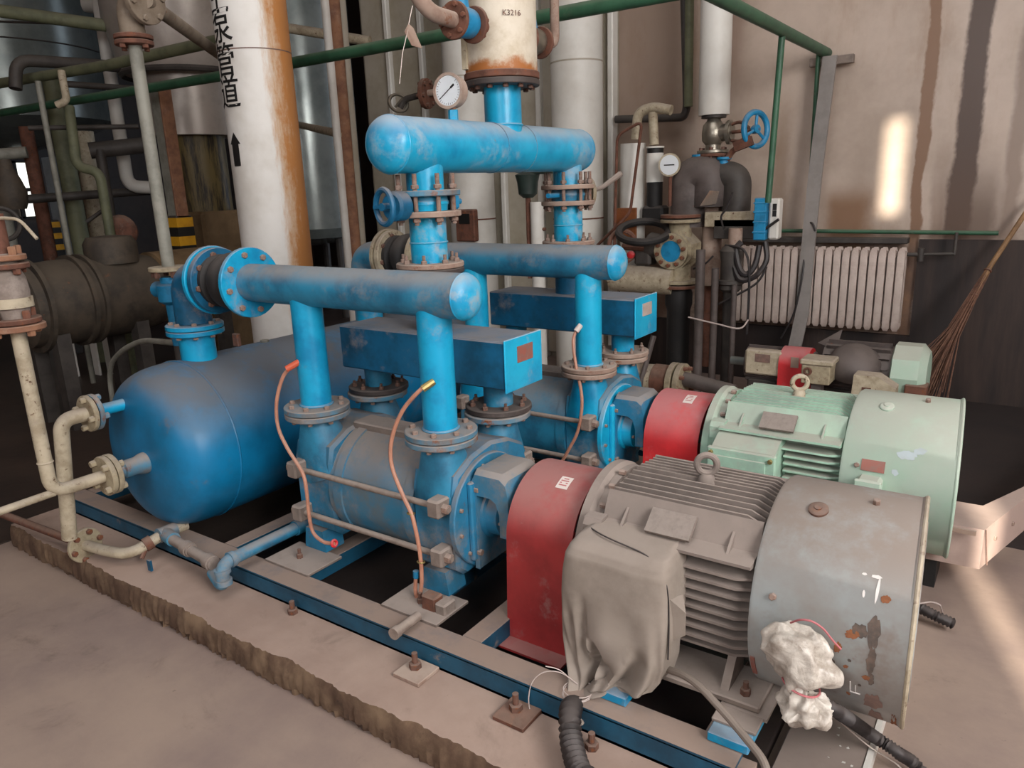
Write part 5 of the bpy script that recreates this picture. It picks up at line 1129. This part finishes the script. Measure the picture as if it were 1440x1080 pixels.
part('support', MB().box(hp[0]-0.05,hp[0]+0.05,4.62,4.78,0.0,hp[2]-0.09), 'dark_pipe', t); part('strap', MB().tube([(hp[0]+0.04,4.60,hp[2]-0.15),(hp[0]+0.05,4.585,hp[2]),(hp[0]+0.07,4.62,hp[2]+0.12),(hp[0]+0.1,4.7,hp[2]+0.34)],0.02,8,0.05), 'dirty_grey', t)
def small_motor(x0, x1, y, z, r, mat, cowl, lab, box=None):
    t = thing('small_motor', ((x0+x1)/2,y,0), lab, 'motor', 'small motors by the back wall')
    part('frame_core', MB().cyl((x0,y,z),(x1,y,z),r*0.86,24), mat, t)
    for i in range(9):
        a = math.radians(100+i*22); n = Vector((0,math.cos(a),math.sin(a)))
        part('fin', MB().obox(Vector(((x0+x1)/2,y,z))+n*r*0.92, (Vector((1,0,0)),n,Vector((1,0,0)).cross(n)), (x1-x0)*0.46, r*0.10, 0.004), mat, t)
    part('fan_cowl', MB().lathe((x1-0.005,y,z),(1,0,0),[(0,r*0.9),(0.01,r*1.06),(0.16,r*1.06),(0.20,r*0.8),(0.205,r*0.3)],10), cowl, t)
    part('foot', MB().box(x0+0.03,x1-0.03,y-r*0.8,y+r*0.8,0.012,z-r*0.7,0.01), 'dark_pipe', t)
    part('shaft', MB().cyl((x0-0.12,y,z),(x0,y,z),0.03,12), 'steel_dark', t)
    if box: part('terminal_box', MB().box(*box,0.012), 'cream', t)
    return t
u0 = (-1.408, 5.0, 0.457)
t = small_motor(u0[0]-0.16,u0[0]+0.10,5.12,u0[2]-0.06,0.13,'dirty_grey','dirty_grey','small dark motor with cream terminal box below the radiator, left of the red guard',(u0[0]-0.13,u0[0]+0.11,4.94,5.02,u0[2]-0.10,u0[2]+0.07))
part('box_window', MB().box(u0[0]-0.06,u0[0]+0.04,4.936,4.942,u0[2]-0.01,u0[2]+0.045), 'plate_brown', t)
r0 = (-1.209, 5.05, 0.467)
t = thing('small_guard', (r0[0],5.05,0), 'small red coupling guard below the radiator, seen over the pale green motor', 'guard')
part('guard_shell', MB().prism([(5.05-0.13*math.cos(a),r0[2]-0.02+0.10*math.sin(a)) for a in [math.pi*i/14 for i in range(15)]]+[(5.18,0.012),(4.92,0.012)], 0, r0[0]-0.10, r0[0]+0.08), 'red_far', t)
part('sticker', MB().box(r0[0]-0.02,r0[0]+0.03,4.915,4.918,r0[2]-0.03,r0[2]+0.04), 'flange_warm', t)
j0 = (-1.034, 4.8, 0.468)
t = thing('junction_box', (j0[0],4.8,0), 'weathered cream junction box with round gland on a post behind the eye bolt', 'box')
part('box_body', MB().box(j0[0]-0.085,j0[0]+0.085,4.74,4.90,j0[2]-0.08,j0[2]+0.04,0.006), 'cream_flange', t); part('box_lid', MB().box(j0[0]-0.095,j0[0]+0.10,4.73,4.91,j0[2]+0.04,j0[2]+0.075,0.008), 'cream', t)
part('gland', MB().ring((j0[0]-0.045,4.74,j0[2]),(j0[0]-0.045,4.725,j0[2]),0.026,0.015,18), 'rust', t); part('post', MB().box(j0[0]-0.03,j0[0]+0.03,4.78,4.86,0.012,j0[2]-0.08), 'dirty_grey', t)
m0 = (-0.861, 5.1, 0.444)
t = small_motor(m0[0]-0.20,m0[0]+0.21,5.15,m0[2]-0.02,0.18,'dirty_grey','cowl_green','small dark motor with pale green octagonal cowl beside the broom')
part('cover_sheet', MB().lathe((m0[0]+0.0,5.0,m0[2]+0.03),(0.1,-0.6,0.8),[(0,0.16),(0.04,0.15),(0.08,0.11),(0.11,0.05),(0.12,0.0)],20), 'dirty_grey', t)
part('eye_bolt', MB().torus((m0[0]-0.24,4.98,m0[2]+0.04),(0.3,-1,0),0.03,0.010,18,6).cyl((m0[0]-0.24,4.98,m0[2]-0.08),(m0[0]-0.24,4.98,m0[2]+0.02),0.012,8), 'dirty_grey', t)
k0 = (-0.695, 4.75, 0.408)
t = thing('pale_terminal_box', (k0[0],4.75,0), 'pale weathered terminal box right behind the far fan cowl', 'box')
part('box_body', MB().hull([(k0[0]+a,4.75+b,k0[2]+c) for a, b, c in ((-0.12,-0.06,-0.10),(0.12,-0.06,-0.10),(-0.12,0.06,-0.10),(0.12,0.06,-0.10),(-0.11,-0.06,0.08),(0.02,-0.06,0.08),(-0.11,0.06,0.08),(0.02,0.06,0.08),(0.12,-0.06,0.02),(0.12,0.06,0.02))]), 'cream', t)
part('label_plate', MB().box(k0[0]-0.06,k0[0]-0.01,4.685,4.691,k0[2]-0.04,k0[2]+0.01), 'rust', t); part('post', MB().box(k0[0]-0.04,k0[0]+0.04,4.71,4.79,0.012,k0[2]-0.09), 'dark_pipe', t)
n0 = (-1.037, 5.3, 0.565)
single('cover_sheet', MB().hull([(-1.154, 5.3, 0.535),(-1.062, 5.32, 0.598),(-1.01, 5.34, 0.633),(-1.018, 5.26, 0.535),(-1.098, 5.26, 0.528),(-1.066, 5.36, 0.541)]), 'dirty_grey', n0, 'crumpled grey sheet scrap above the weathered junction box', 'sheet')
# ------------------------------------------------------------------ twig broom leaning on the wall
bt, bm0, bb = Vector((-0.084, 6.05, 1.354)), Vector((-0.237, 5.9, 1.017)), Vector((-0.523, 5.35, 0.21))
t = thing('twig_broom', bb, 'long twig broom leaning against the dark right end of the wall', 'broom')
part('handle', MB().tube([bt+(bt-bm0)*0.3,bt,bm0,bm0+(bb-bm0)*0.25],0.016,10), 'bamboo', t)
tw = MB(); rnd = random.Random(11); ax = (bb-bm0).normalized(); _, bu, bv = perp(ax)
for i in range(130):
    a = rnd.uniform(0,math.tau); r0_ = rnd.uniform(0,0.02); r1_ = rnd.uniform(0.02,0.17); s = rnd.uniform(0,0.25); L = rnd.uniform(0.8,1.06)
    p = bm0+(bb-bm0)*s; e = bu*math.cos(a)+bv*math.sin(a); q = bm0+(bb-bm0)*L+e*r1_; mid = (p+q)/2-e*r1_*0.22
    tw.tube([p+e*r0_,mid,q],0.0028,4)
part('bristles', tw, 'twig', t, kind='stuff')
for s in (0.03,0.22): part('binding', MB().torus(bm0+(bb-bm0)*s,ax,0.02,0.006,16,6), 'rust', t)
qb = (-0.501, 5.0, 0.344)
single('brown_block', MB().box(qb[0]-0.06,qb[0]+0.06,4.95,5.07,0.012,qb[2]+0.05,0.006), 'rust', (qb[0],5.0,0.012), 'brown block on the floor at the foot of the broom', 'block')
M['blue_grey'] = paint('pale_blue_grey_board', '#9aa6ae', '#87929a', None, 0, 0, 0.05, 0.6, 4)
M['dirty_brown'] = paint('dirty_brown_pipe', '#7f7263', '#6a5c4e', '#8b8175', 0.5, 0.2, 0.25, 0.7, 10)
# ------------------------------------------------------------------ big white column with painted writing
ca, cb = Vector((-3.809, 2.979, 1.348)), Vector((-4.306, 3.37, 2.849))
cx0, cy0 = ca.x, ca.y
t = thing('white_column', (cx0,cy0,0), 'tall white round column with orange rust streaks and black painted writing', 'column')
CR = 0.203
part('shaft', MB().cyl((cx0,cy0,0.006),(cx0,cy0,5.5),CR,56), 'column', t)
part('sheet_joint', MB().ring((cx0,cy0,2.425),(cx0,cy0,2.425+0.006),CR+0.002,CR-0.01,56), 'plate_brown', t)
def wrap(body, size, z, ang, mat='black', sx=1.0):
    me = text_mesh('painted_writing', body, size); bm = bmesh.new(); bm.from_mesh(me)
    bmesh.ops.subdivide_edges(bm, edges=bm.edges[:], cuts=1)
    for v in bm.verts:
        a = ang+v.co.x*sx/CR; v.co = Vector(((CR+0.002)*math.cos(a),(CR+0.002)*math.sin(a),z+v.co.y))
    bm.to_mesh(me); bm.free(); me.materials.clear(); me.materials.append(M[mat]); link('painted_writing', me, t)
vd = math.atan2(-cy0,-cx0)
A0 = vd-math.radians(55)
zs = [2.689,2.536,2.364,2.197]
for ch, z in zip('空泵管道', zs): wrap(ch, 0.185, z, A0)
az = 1.902
ar = MB()
def cw_(x, y): return (cx0+(CR+0.002)*math.cos(A0+0.03+x/CR),cy0+(CR+0.002)*math.sin(A0+0.03+x/CR),az+y)
for x0_, x1_ in ((-0.03,-0.015),(-0.015,0.0),(0.0,0.015),(0.015,0.03)): ar.add([cw_(x0_,-0.09),cw_(x1_,-0.09),cw_(x1_,0.032),cw_(x0_,0.032)], [(0,1,2,3)])
ar.add([cw_(-0.046,0.03),cw_(-0.023,0.03),cw_(-0.023,0.062)], [(0,1,2)]).add([cw_(0.046,0.03),cw_(0.023,0.03),cw_(0.023,0.062)], [(0,1,2)])
ar.add([cw_(-0.023,0.03),cw_(0,0.03),cw_(0,0.094),cw_(-0.023,0.062)], [(0,1,2,3)]).add([cw_(0.023,0.03),cw_(0,0.03),cw_(0,0.094),cw_(0.023,0.062)], [(0,1,2,3)])
part('painted_arrow', ar, 'black', t)
# ------------------------------------------------------------------ grey pipe with elbow standing over the tank
p0, p1 = Vector((-3.574, 2.122, 1.317)), Vector((-3.849, 2.281, 2.403))
gx, gy = p0.x, p0.y
t = thing('grey_riser', (gx,gy,p0.z), 'slim grey green riser with flanged elbow on top, beside the hazard stripes', 'pipe')
tz = 2.362
part('pipe_run', MB().cyl((gx,gy,p0.z),(gx,gy,tz),0.030,20), 'grey_pipe', t)
flange(t, (gx,gy,tz-0.02), (0,0,1), 0.085, 0.02, 'rust', 4, '-', 0.014, 0.016, 'rust'); flange(t, (gx,gy,tz+0.006), (0,0,1), 0.085, 0.02, 'rust', 0)
part('elbow', MB().tube([(gx,gy,tz+0.02),(gx,gy,tz+0.16),(gx+0.10,gy+0.02,tz+0.17)],0.056,20,0.11,8), 'dirty_brown', t)
flange(t, (gx+0.085,gy+0.02,tz+0.165), (1,0.2,-0.05), 0.105, 0.03, 'dirty_brown', 6, '+', 0.014, 0.014, 'dirty_brown')
part('side_run', MB().cyl((gx+0.11,gy+0.02,tz+0.16),(-4.559, 3.392, 2.492),0.033,18), 'dirty_brown', t)
flange(t, (gx,gy,p0.z-0.02), (0,0,1), 0.095, 0.022, 'cream_flange', 6, '-', 0.015, 0.03, 'bolt_dark')
t = thing('small_blue_valve', (gx,gy,p0.z-0.12), 'small blue valve under the slim grey green riser', 'valve')
part('valve_body', MB().lathe((gx,gy,p0.z-0.05),(0,0,-1),[(0,0.05),(0.03,0.05),(0.04,0.07),(0.12,0.07),(0.14,0.04),(0.35,0.035)],20).cyl((gx-0.13,gy,p0.z-0.12),(gx+0.10,gy,p0.z-0.12),0.042,14), 'valve_blue', t)
part('stem', MB().cyl((gx-0.16,gy,p0.z-0.12),(gx-0.13,gy,p0.z-0.12),0.018,8), 'dark_pipe', t)
part('lower_pipe', MB().cyl((gx,gy,0.006),(gx,gy,p0.z-0.38),0.033,12), 'dark_pipe', t)
single('grey_hose', MB().tube([(-4.882,2.35,0.006),(-4.822, 2.35, 0.619),(-4.512, 2.3, 0.766),(-4.172, 2.25, 0.866),(gx,gy,0.924)],0.016,10,0.15), 'grey_pipe', (-4.358, 2.35, 0.832), 'grey hose curving behind the front nozzle of the tank', 'hose')
# ------------------------------------------------------------------ pipe bundle strips left of the cladding
for i, (xt, xb, r, mt, lab) in enumerate((((-4.959, 4.587, 3.144),(-4.549, 4.281, 1.314),0.035,'white_ins','narrow white upright pipe, left of the three beside the cladding'),((-4.91, 4.648, 3.146),(-4.517, 4.328, 1.311),0.045,'rust_warm','narrow rust brown upright pipe, middle of the three beside the cladding'),((-4.921, 4.704, 2.836),(-4.557, 4.462, 1.301),0.04,'panel','narrow grey upright pipe, right of the three beside the cladding'))):
    x = (xt[0]+xb[0])/2; y = (xt[1]+xb[1])/2
    single('upright_pipe', MB().cyl((x,y,0.006),(x,y,5),r,18), mt, (x,y,0.006), lab, 'pipe', 'narrow upright pipes beside the cladding')
for a, b, r, lab in (((-6.621, 5.111, 3.292),(-5.367, 5.52, 3.003),0.045,'upper rusty cream pipe stub right of the white column'),((-7.85, 6.522, 2.508),(-4.695, 4.469, 2.09),0.036,'lower rusty cream pipe stub right of the white column')):
    single('pipe_stub', MB().cyl(a,b,r,16), 'cream', a, lab, 'pipe', 'cream pipe stubs behind the white column')
d0 = (-8.072, 6.931, 3.079)
t = thing('dark_vessel', (d0[0],d0[1],0), 'dark round vessel in the gloom right of the white column', 'vessel')
part('shell', MB().cyl((d0[0],d0[1],1.2),(d0[0],d0[1],5),0.70,40).lathe((d0[0],d0[1],1.2),(0,0,-1),[(0,0.70),(0.12,0.62),(0.2,0.35),(0.24,0.05)],40), 'steel_dark', t)
for k in range(3): part('leg', MB().cyl((d0[0]+0.5*math.cos(k*2.1),d0[1]+0.5*math.sin(k*2.1),0.006),(d0[0]+0.5*math.cos(k*2.1),d0[1]+0.5*math.sin(k*2.1),1.25),0.05,10), 'dark_pipe', t)
# ------------------------------------------------------------------ brushed steel vessel on a stained column
v0 = Vector((-7.07, 4.67, 2.517))
t = thing('steel_vessel', (v0.x,v0.y,0), 'brushed steel vessel with rim on a stained brown column, left of the white column', 'vessel')
zr = 2.801; zl = 2.229; zb = 1.51; zf = 0.899
part('upper_shell', MB().lathe((v0.x,v0.y,zr),(0,0,1),[(0,0.56),(0.05,0.58),(0.5,0.66),(3,0.66)],48), 'steel', t)
part('rim', MB().torus((v0.x,v0.y,zr),(0,0,1),0.56,0.03,48,8), 'dark_pipe', t)
part('lower_shell', MB().cyl((v0.x,v0.y,zl),(v0.x,v0.y,zr),0.42,44), 'steel', t)
part('column', MB().cyl((v0.x+0.03,v0.y,zb),(v0.x+0.03,v0.y,zl),0.275,32), 'stained', t)
part('base_block', MB().box(v0.x-0.22,v0.x+0.42,v0.y-0.3,v0.y+0.3,0.006,zb,0.03), 'base_block', t)
def hazard(name, top, bot, w, lab):
    a = Vector(top); b = Vector(bot); x, y = a.x, a.y
    t = thing('hazard_post', (x,y,0), lab, 'post', 'yellow and black hazard posts'); n = 6; z1 = a.z; z0 = b.z; h = (z1-z0)/5
    part('post_core', MB().box(x-w,x+w,y-w,y+w,0.006,z1+0.02,0.006), 'dark_pipe', t)
    if name == 'a':
        zt = 2.552
        part('upper_post', MB().box(x-0.085,x+0.05,y-0.05,y+0.05,z1,zt,0.004), 'grey_pipe', t); part('rust_face', MB().box(x+0.05,x+0.075,y-0.06,y+0.05,z1,zt,0.004), 'rust_warm', t)
    for i in range(6):
        zz = z1-i*h
        if zz-h < 0.01: break
        part('stripe', MB().box(x-w-0.004,x+w+0.004,y-w-0.004,y+w+0.004,zz-h,zz), 'yellow' if i % 2 == 0 else 'blackband', t)
hazard('a', (-6.263, 3.889, 1.48), (-6.162, 3.829, 1.077), 0.075, 'black and yellow striped post beside the stained column')
hazard('b', (-8.727, 3.917, 1.448), (-8.629, 3.89, 1.151), 0.065, 'black and yellow striped post further left, under the bright window')
# ------------------------------------------------------------------ big glossy vessel at the top left
v1 = Vector((-12.055, 5.118, 3.785))
t = thing('glossy_vessel', (v1.x,v1.y,0), 'huge dark glossy vessel filling the top left corner', 'vessel')
zv = 2.736
part('shell', MB().cyl((v1.x,v1.y,zv),(v1.x,v1.y,6.2),1.36,64), 'steel_dark', t)
part('bottom', MB().lathe((v1.x,v1.y,zv),(0,0,-1),[(0,1.36),(0.10,1.12),(0.25,0.8),(0.36,0.3),(0.38,0.02)],64), 'steel_dark', t)
part('seam', MB().torus((v1.x,v1.y,zv+0.9),(0,0,1),1.36,0.01,64,6), 'dark_pipe', t)
for k in range(4): part('leg', MB().cyl((v1.x+math.cos(k*1.57+0.5),v1.y+math.sin(k*1.57+0.5),0.006),(v1.x+math.cos(k*1.57+0.5),v1.y+math.sin(k*1.57+0.5),zv),0.09,14), 'dark_pipe', t)
# ------------------------------------------------------------------ pipework on the left
def run(lab, pts, r, mat, bend=0.0, name='process_pipe'):
    return single(name, MB().tube(pts, r, 14, bend, 6), mat, pts[0], lab, 'pipe', 'process pipes in the left background')
run('olive pipe running from the left edge to the white column, upper of the long pair', [(-8.466, 3.332, 2.72),(-6.457, 3.564, 2.72),(-4.778, 3.583, 2.72)], 0.042, 'olive')
run('olive pipe sloping down from the top left corner', [(-7.992, 3.278, 3.342),(-7.308, 4.095, 3.209)], 0.055, 'olive')
run('dark hooked pipe with elbow in front of the glossy vessel', [(-7.357, 3.231, 2.6),(-7.386, 3.288, 2.841),(-7.265, 4.01, 2.854),(-7.265, 4.389, 2.853)], 0.05, 'dark_pipe', 0.16)
run('white insulated pipe rising left of the slim grey riser, with elbow', [(-7.951, 4.415, 3.639),(-7.476, 4.144, 1.776),(-7.272, 4.281, 1.754)], 0.062, 'white_ins', 0.12)
run('white pipe behind the flanged elbow at the top', [(-8.253, 4.742, 3.741),(-8.075, 4.621, 2.984)], 0.11, 'white_ins')
run('dark level pipe low across the left background', [(-7.919, 3.04, 1.674),(-7.465, 4.39, 1.729)], 0.042, 'dark_pipe')
run('thick dark pipe stub left of the slim grey riser', [(-7.408, 3.793, 2.104),(-7.18, 4.221, 2.151)], 0.075, 'dark_pipe')
run('thick mottled upright pipe standing left of the bent green pipe', [(-8.006, 3.853, 2.806),(-8.006,3.853,0.006)], 0.085, 'olive')
run('pale cream upright pipe behind the bent green pipe', [(-8.125, 4.122, 2.335),(-8.125,4.122,0.006)], 0.10, 'cream')
run('bent dark green pipe hooking right below the long olive pipes', [(-7.071, 3.509, 2.449),(-6.953, 3.424, 1.932),(-6.787, 3.531, 1.901),(-6.787,3.531,0.006)], 0.042, 'olive', 0.12)
run('thin dirty white upright pipe with stains at the far left', [(-7.096, 3.301, 2.642),(-7.096,3.301,0.006)], 0.024, 'grey_pipe')
run('short cream hooked pipe below the long olive pipes', [(-6.833, 3.378, 2.699),(-6.765, 3.348, 2.458),(-6.829, 3.293, 2.427)], 0.03, 'cream', 0.08)
run('rust brown upright post at the far left', [(-8.381, 3.705, 2.384),(-8.381,3.705,0.006)], 0.065, 'rust')
run('thin dark level pipe beside the bent green pipe', [(-7.566, 3.366, 2.301),(-7.056, 4.106, 2.307)], 0.022, 'dark_pipe')
run('grey level pipe stub at the left edge', [(-8.382, 3.363, 2.111),(-8.227, 3.605, 2.132)], 0.055, 'grey_pipe')
run('dark upright pipe between the cream pipe and the slim grey riser', [(-7.332, 3.849, 2.114),(-7.332,3.849,0.006)], 0.045, 'dark_pipe')
run('thin dark cable pipe crossing the glossy vessel', [(-8.178, 3.508, 3.285),(-7.828, 3.876, 3.269),(-7.624, 4.27, 3.264)], 0.010, 'dark_pipe')
run('brown level pipe behind the slim grey riser, upper', [(-7.24, 3.584, 2.657),(-7.023, 4.109, 2.635)], 0.028, 'dark_pipe')
run('brown diagonal brace low in the left background', [(-7.246, 3.572, 1.464),(-7.11, 3.707, 1.585)], 0.018, 'dark_pipe')
run('dark upright pipe at the very left edge', [(-7.905, 3.173, 1.663),(-7.905,3.173,0.006)], 0.055, 'grey_pipe')
run('thick white pipe end at the top between vessels', [(-9.342, 5.025, 3.855),(-9.136, 5.157, 3.815)], 0.10, 'white_ins')
bp_ = (-9.335, 4.299, 1.604)
single('pale_board', MB().box(bp_[0]-0.12,bp_[0]+0.14,bp_[1]-0.02,bp_[1]+0.02,0.006,2.145,0.004), 'blue_grey', (bp_[0],bp_[1],0.006), 'pale blue grey upright board behind the rust brown post at the left', 'board')
# small dark pump parts
k0 = (-6.849, 3.695, 1.373)
t = thing('dark_pump', k0, 'small dark red pump with bolts left of the slim grey riser', 'pump')
part('pump_body', MB().lathe((k0[0],k0[1],k0[2]),(0.5,-0.8,0),[(0,0.13),(0.05,0.15),(0.10,0.13),(0.14,0.06)],20), 'rust', t); part('post', MB().cyl((k0[0],k0[1],0.006),(k0[0],k0[1],k0[2]-0.05),0.07,12), 'dark_pipe', t)
k1 = (-7.426, 3.056, 1.822)
t = thing('dark_valve', k1, 'grimy brown valve at the left edge in front of the bright window', 'valve')
part('valve_body', MB().lathe((k1[0],k1[1],k1[2]-0.22),(0,0,1),[(0,0.10),(0.05,0.12),(0.15,0.13),(0.25,0.10),(0.35,0.06),(0.42,0.05)],18), 'machine', t)
wv = (-7.092, 2.804, 1.491); part('hand_wheel', MB().torus(wv,(1,-0.6,0),0.13,0.02,24,8), 'dark_pipe', t)
# grimy horizontal machine on legs
m0 = Vector((-5.959, 2.657, 0.923)); R0 = 0.315
t = thing('grimy_machine', (m0.x,m0.y,0), 'large grimy brown horizontal machine with ribs, behind the cream valve', 'machine')
y0, y1 = m0.y-0.35, m0.y+0.75
part('drum', MB().lathe((m0.x,y0,m0.z),(0,1,0),[(0,0.10),(0.02,0.22),(0.06,R0*0.93),(0.30,R0),(0.9,R0),(1.05,R0*0.9)],48), 'machine', t)
for y in (y0+0.12,y0+0.42,y0+0.50): part('rib', MB().ring((m0.x,y,m0.z),(m0.x,y+0.03,m0.z),R0+0.028,R0-0.02,48), 'machine', t)
part('end_drum', MB().cyl((m0.x+0.02,y1-0.05,m0.z+0.02),(m0.x+0.02,y1+0.55,m0.z+0.02),R0*0.92,44), 'base_block', t)
part('top_box', MB().lathe((m0.x+0.05,y0+0.75,m0.z+R0-0.06),(0,0,1),[(0,0.19),(0.15,0.19),(0.2,0.16),(0.21,0.05)],24), 'machine', t)
for y in (y0+0.2,y0+0.8,y1+0.45):
    for s in (-0.2,0.2): part('leg', MB().box(m0.x+s-0.05,m0.x+s+0.05,y-0.05,y+0.05,0.006,m0.z-0.2), 'dark_pipe', t)
for i, (a, b) in enumerate((((-7.554, 3.355, 0.296),0.20),((-7.392, 3.485, 0.342),0.15),((-7.287, 3.578, 0.403),0.17))):
    single('white_board', MB().box(a[0]-0.09,a[0]+0.06,a[1],a[1]+0.02,0.007,a[2]+b,0.003), 'white_ins', (a[0],a[1],0.007), ['pale board standing behind the grimy machine, left of three','pale board standing behind the grimy machine, middle of three','pale board standing behind the grimy machine, right of three'][i], 'board', 'pale boards behind the grimy machine')  # boards added in place of bright light on the floor beyond
# bright window far away
wz1, wz0 = 2.328, 1.405; wy0, wy1 = 5.868, 6.19
M['sky_pane'] = plain('lit_window_pane', '#f4f4ea', 0.4, 0, 1.0)
w = structure('window_1', MB().box(-13.99,-13.95,wy0,wy1,wz0,wz1), 'sky_pane', 'bright far window at the left edge')
fr = MB()
for z in (wz0,(wz0+wz1)/2,wz1): fr.box(-13.96,-13.92,wy0-0.05,wy1+0.05,z-0.03,z+0.03)
for y in (wy0,wy1): fr.box(-13.96,-13.92,y-0.03,y+0.03,wz0,wz1)
part('window_frame', fr, 'dark_pipe', w)
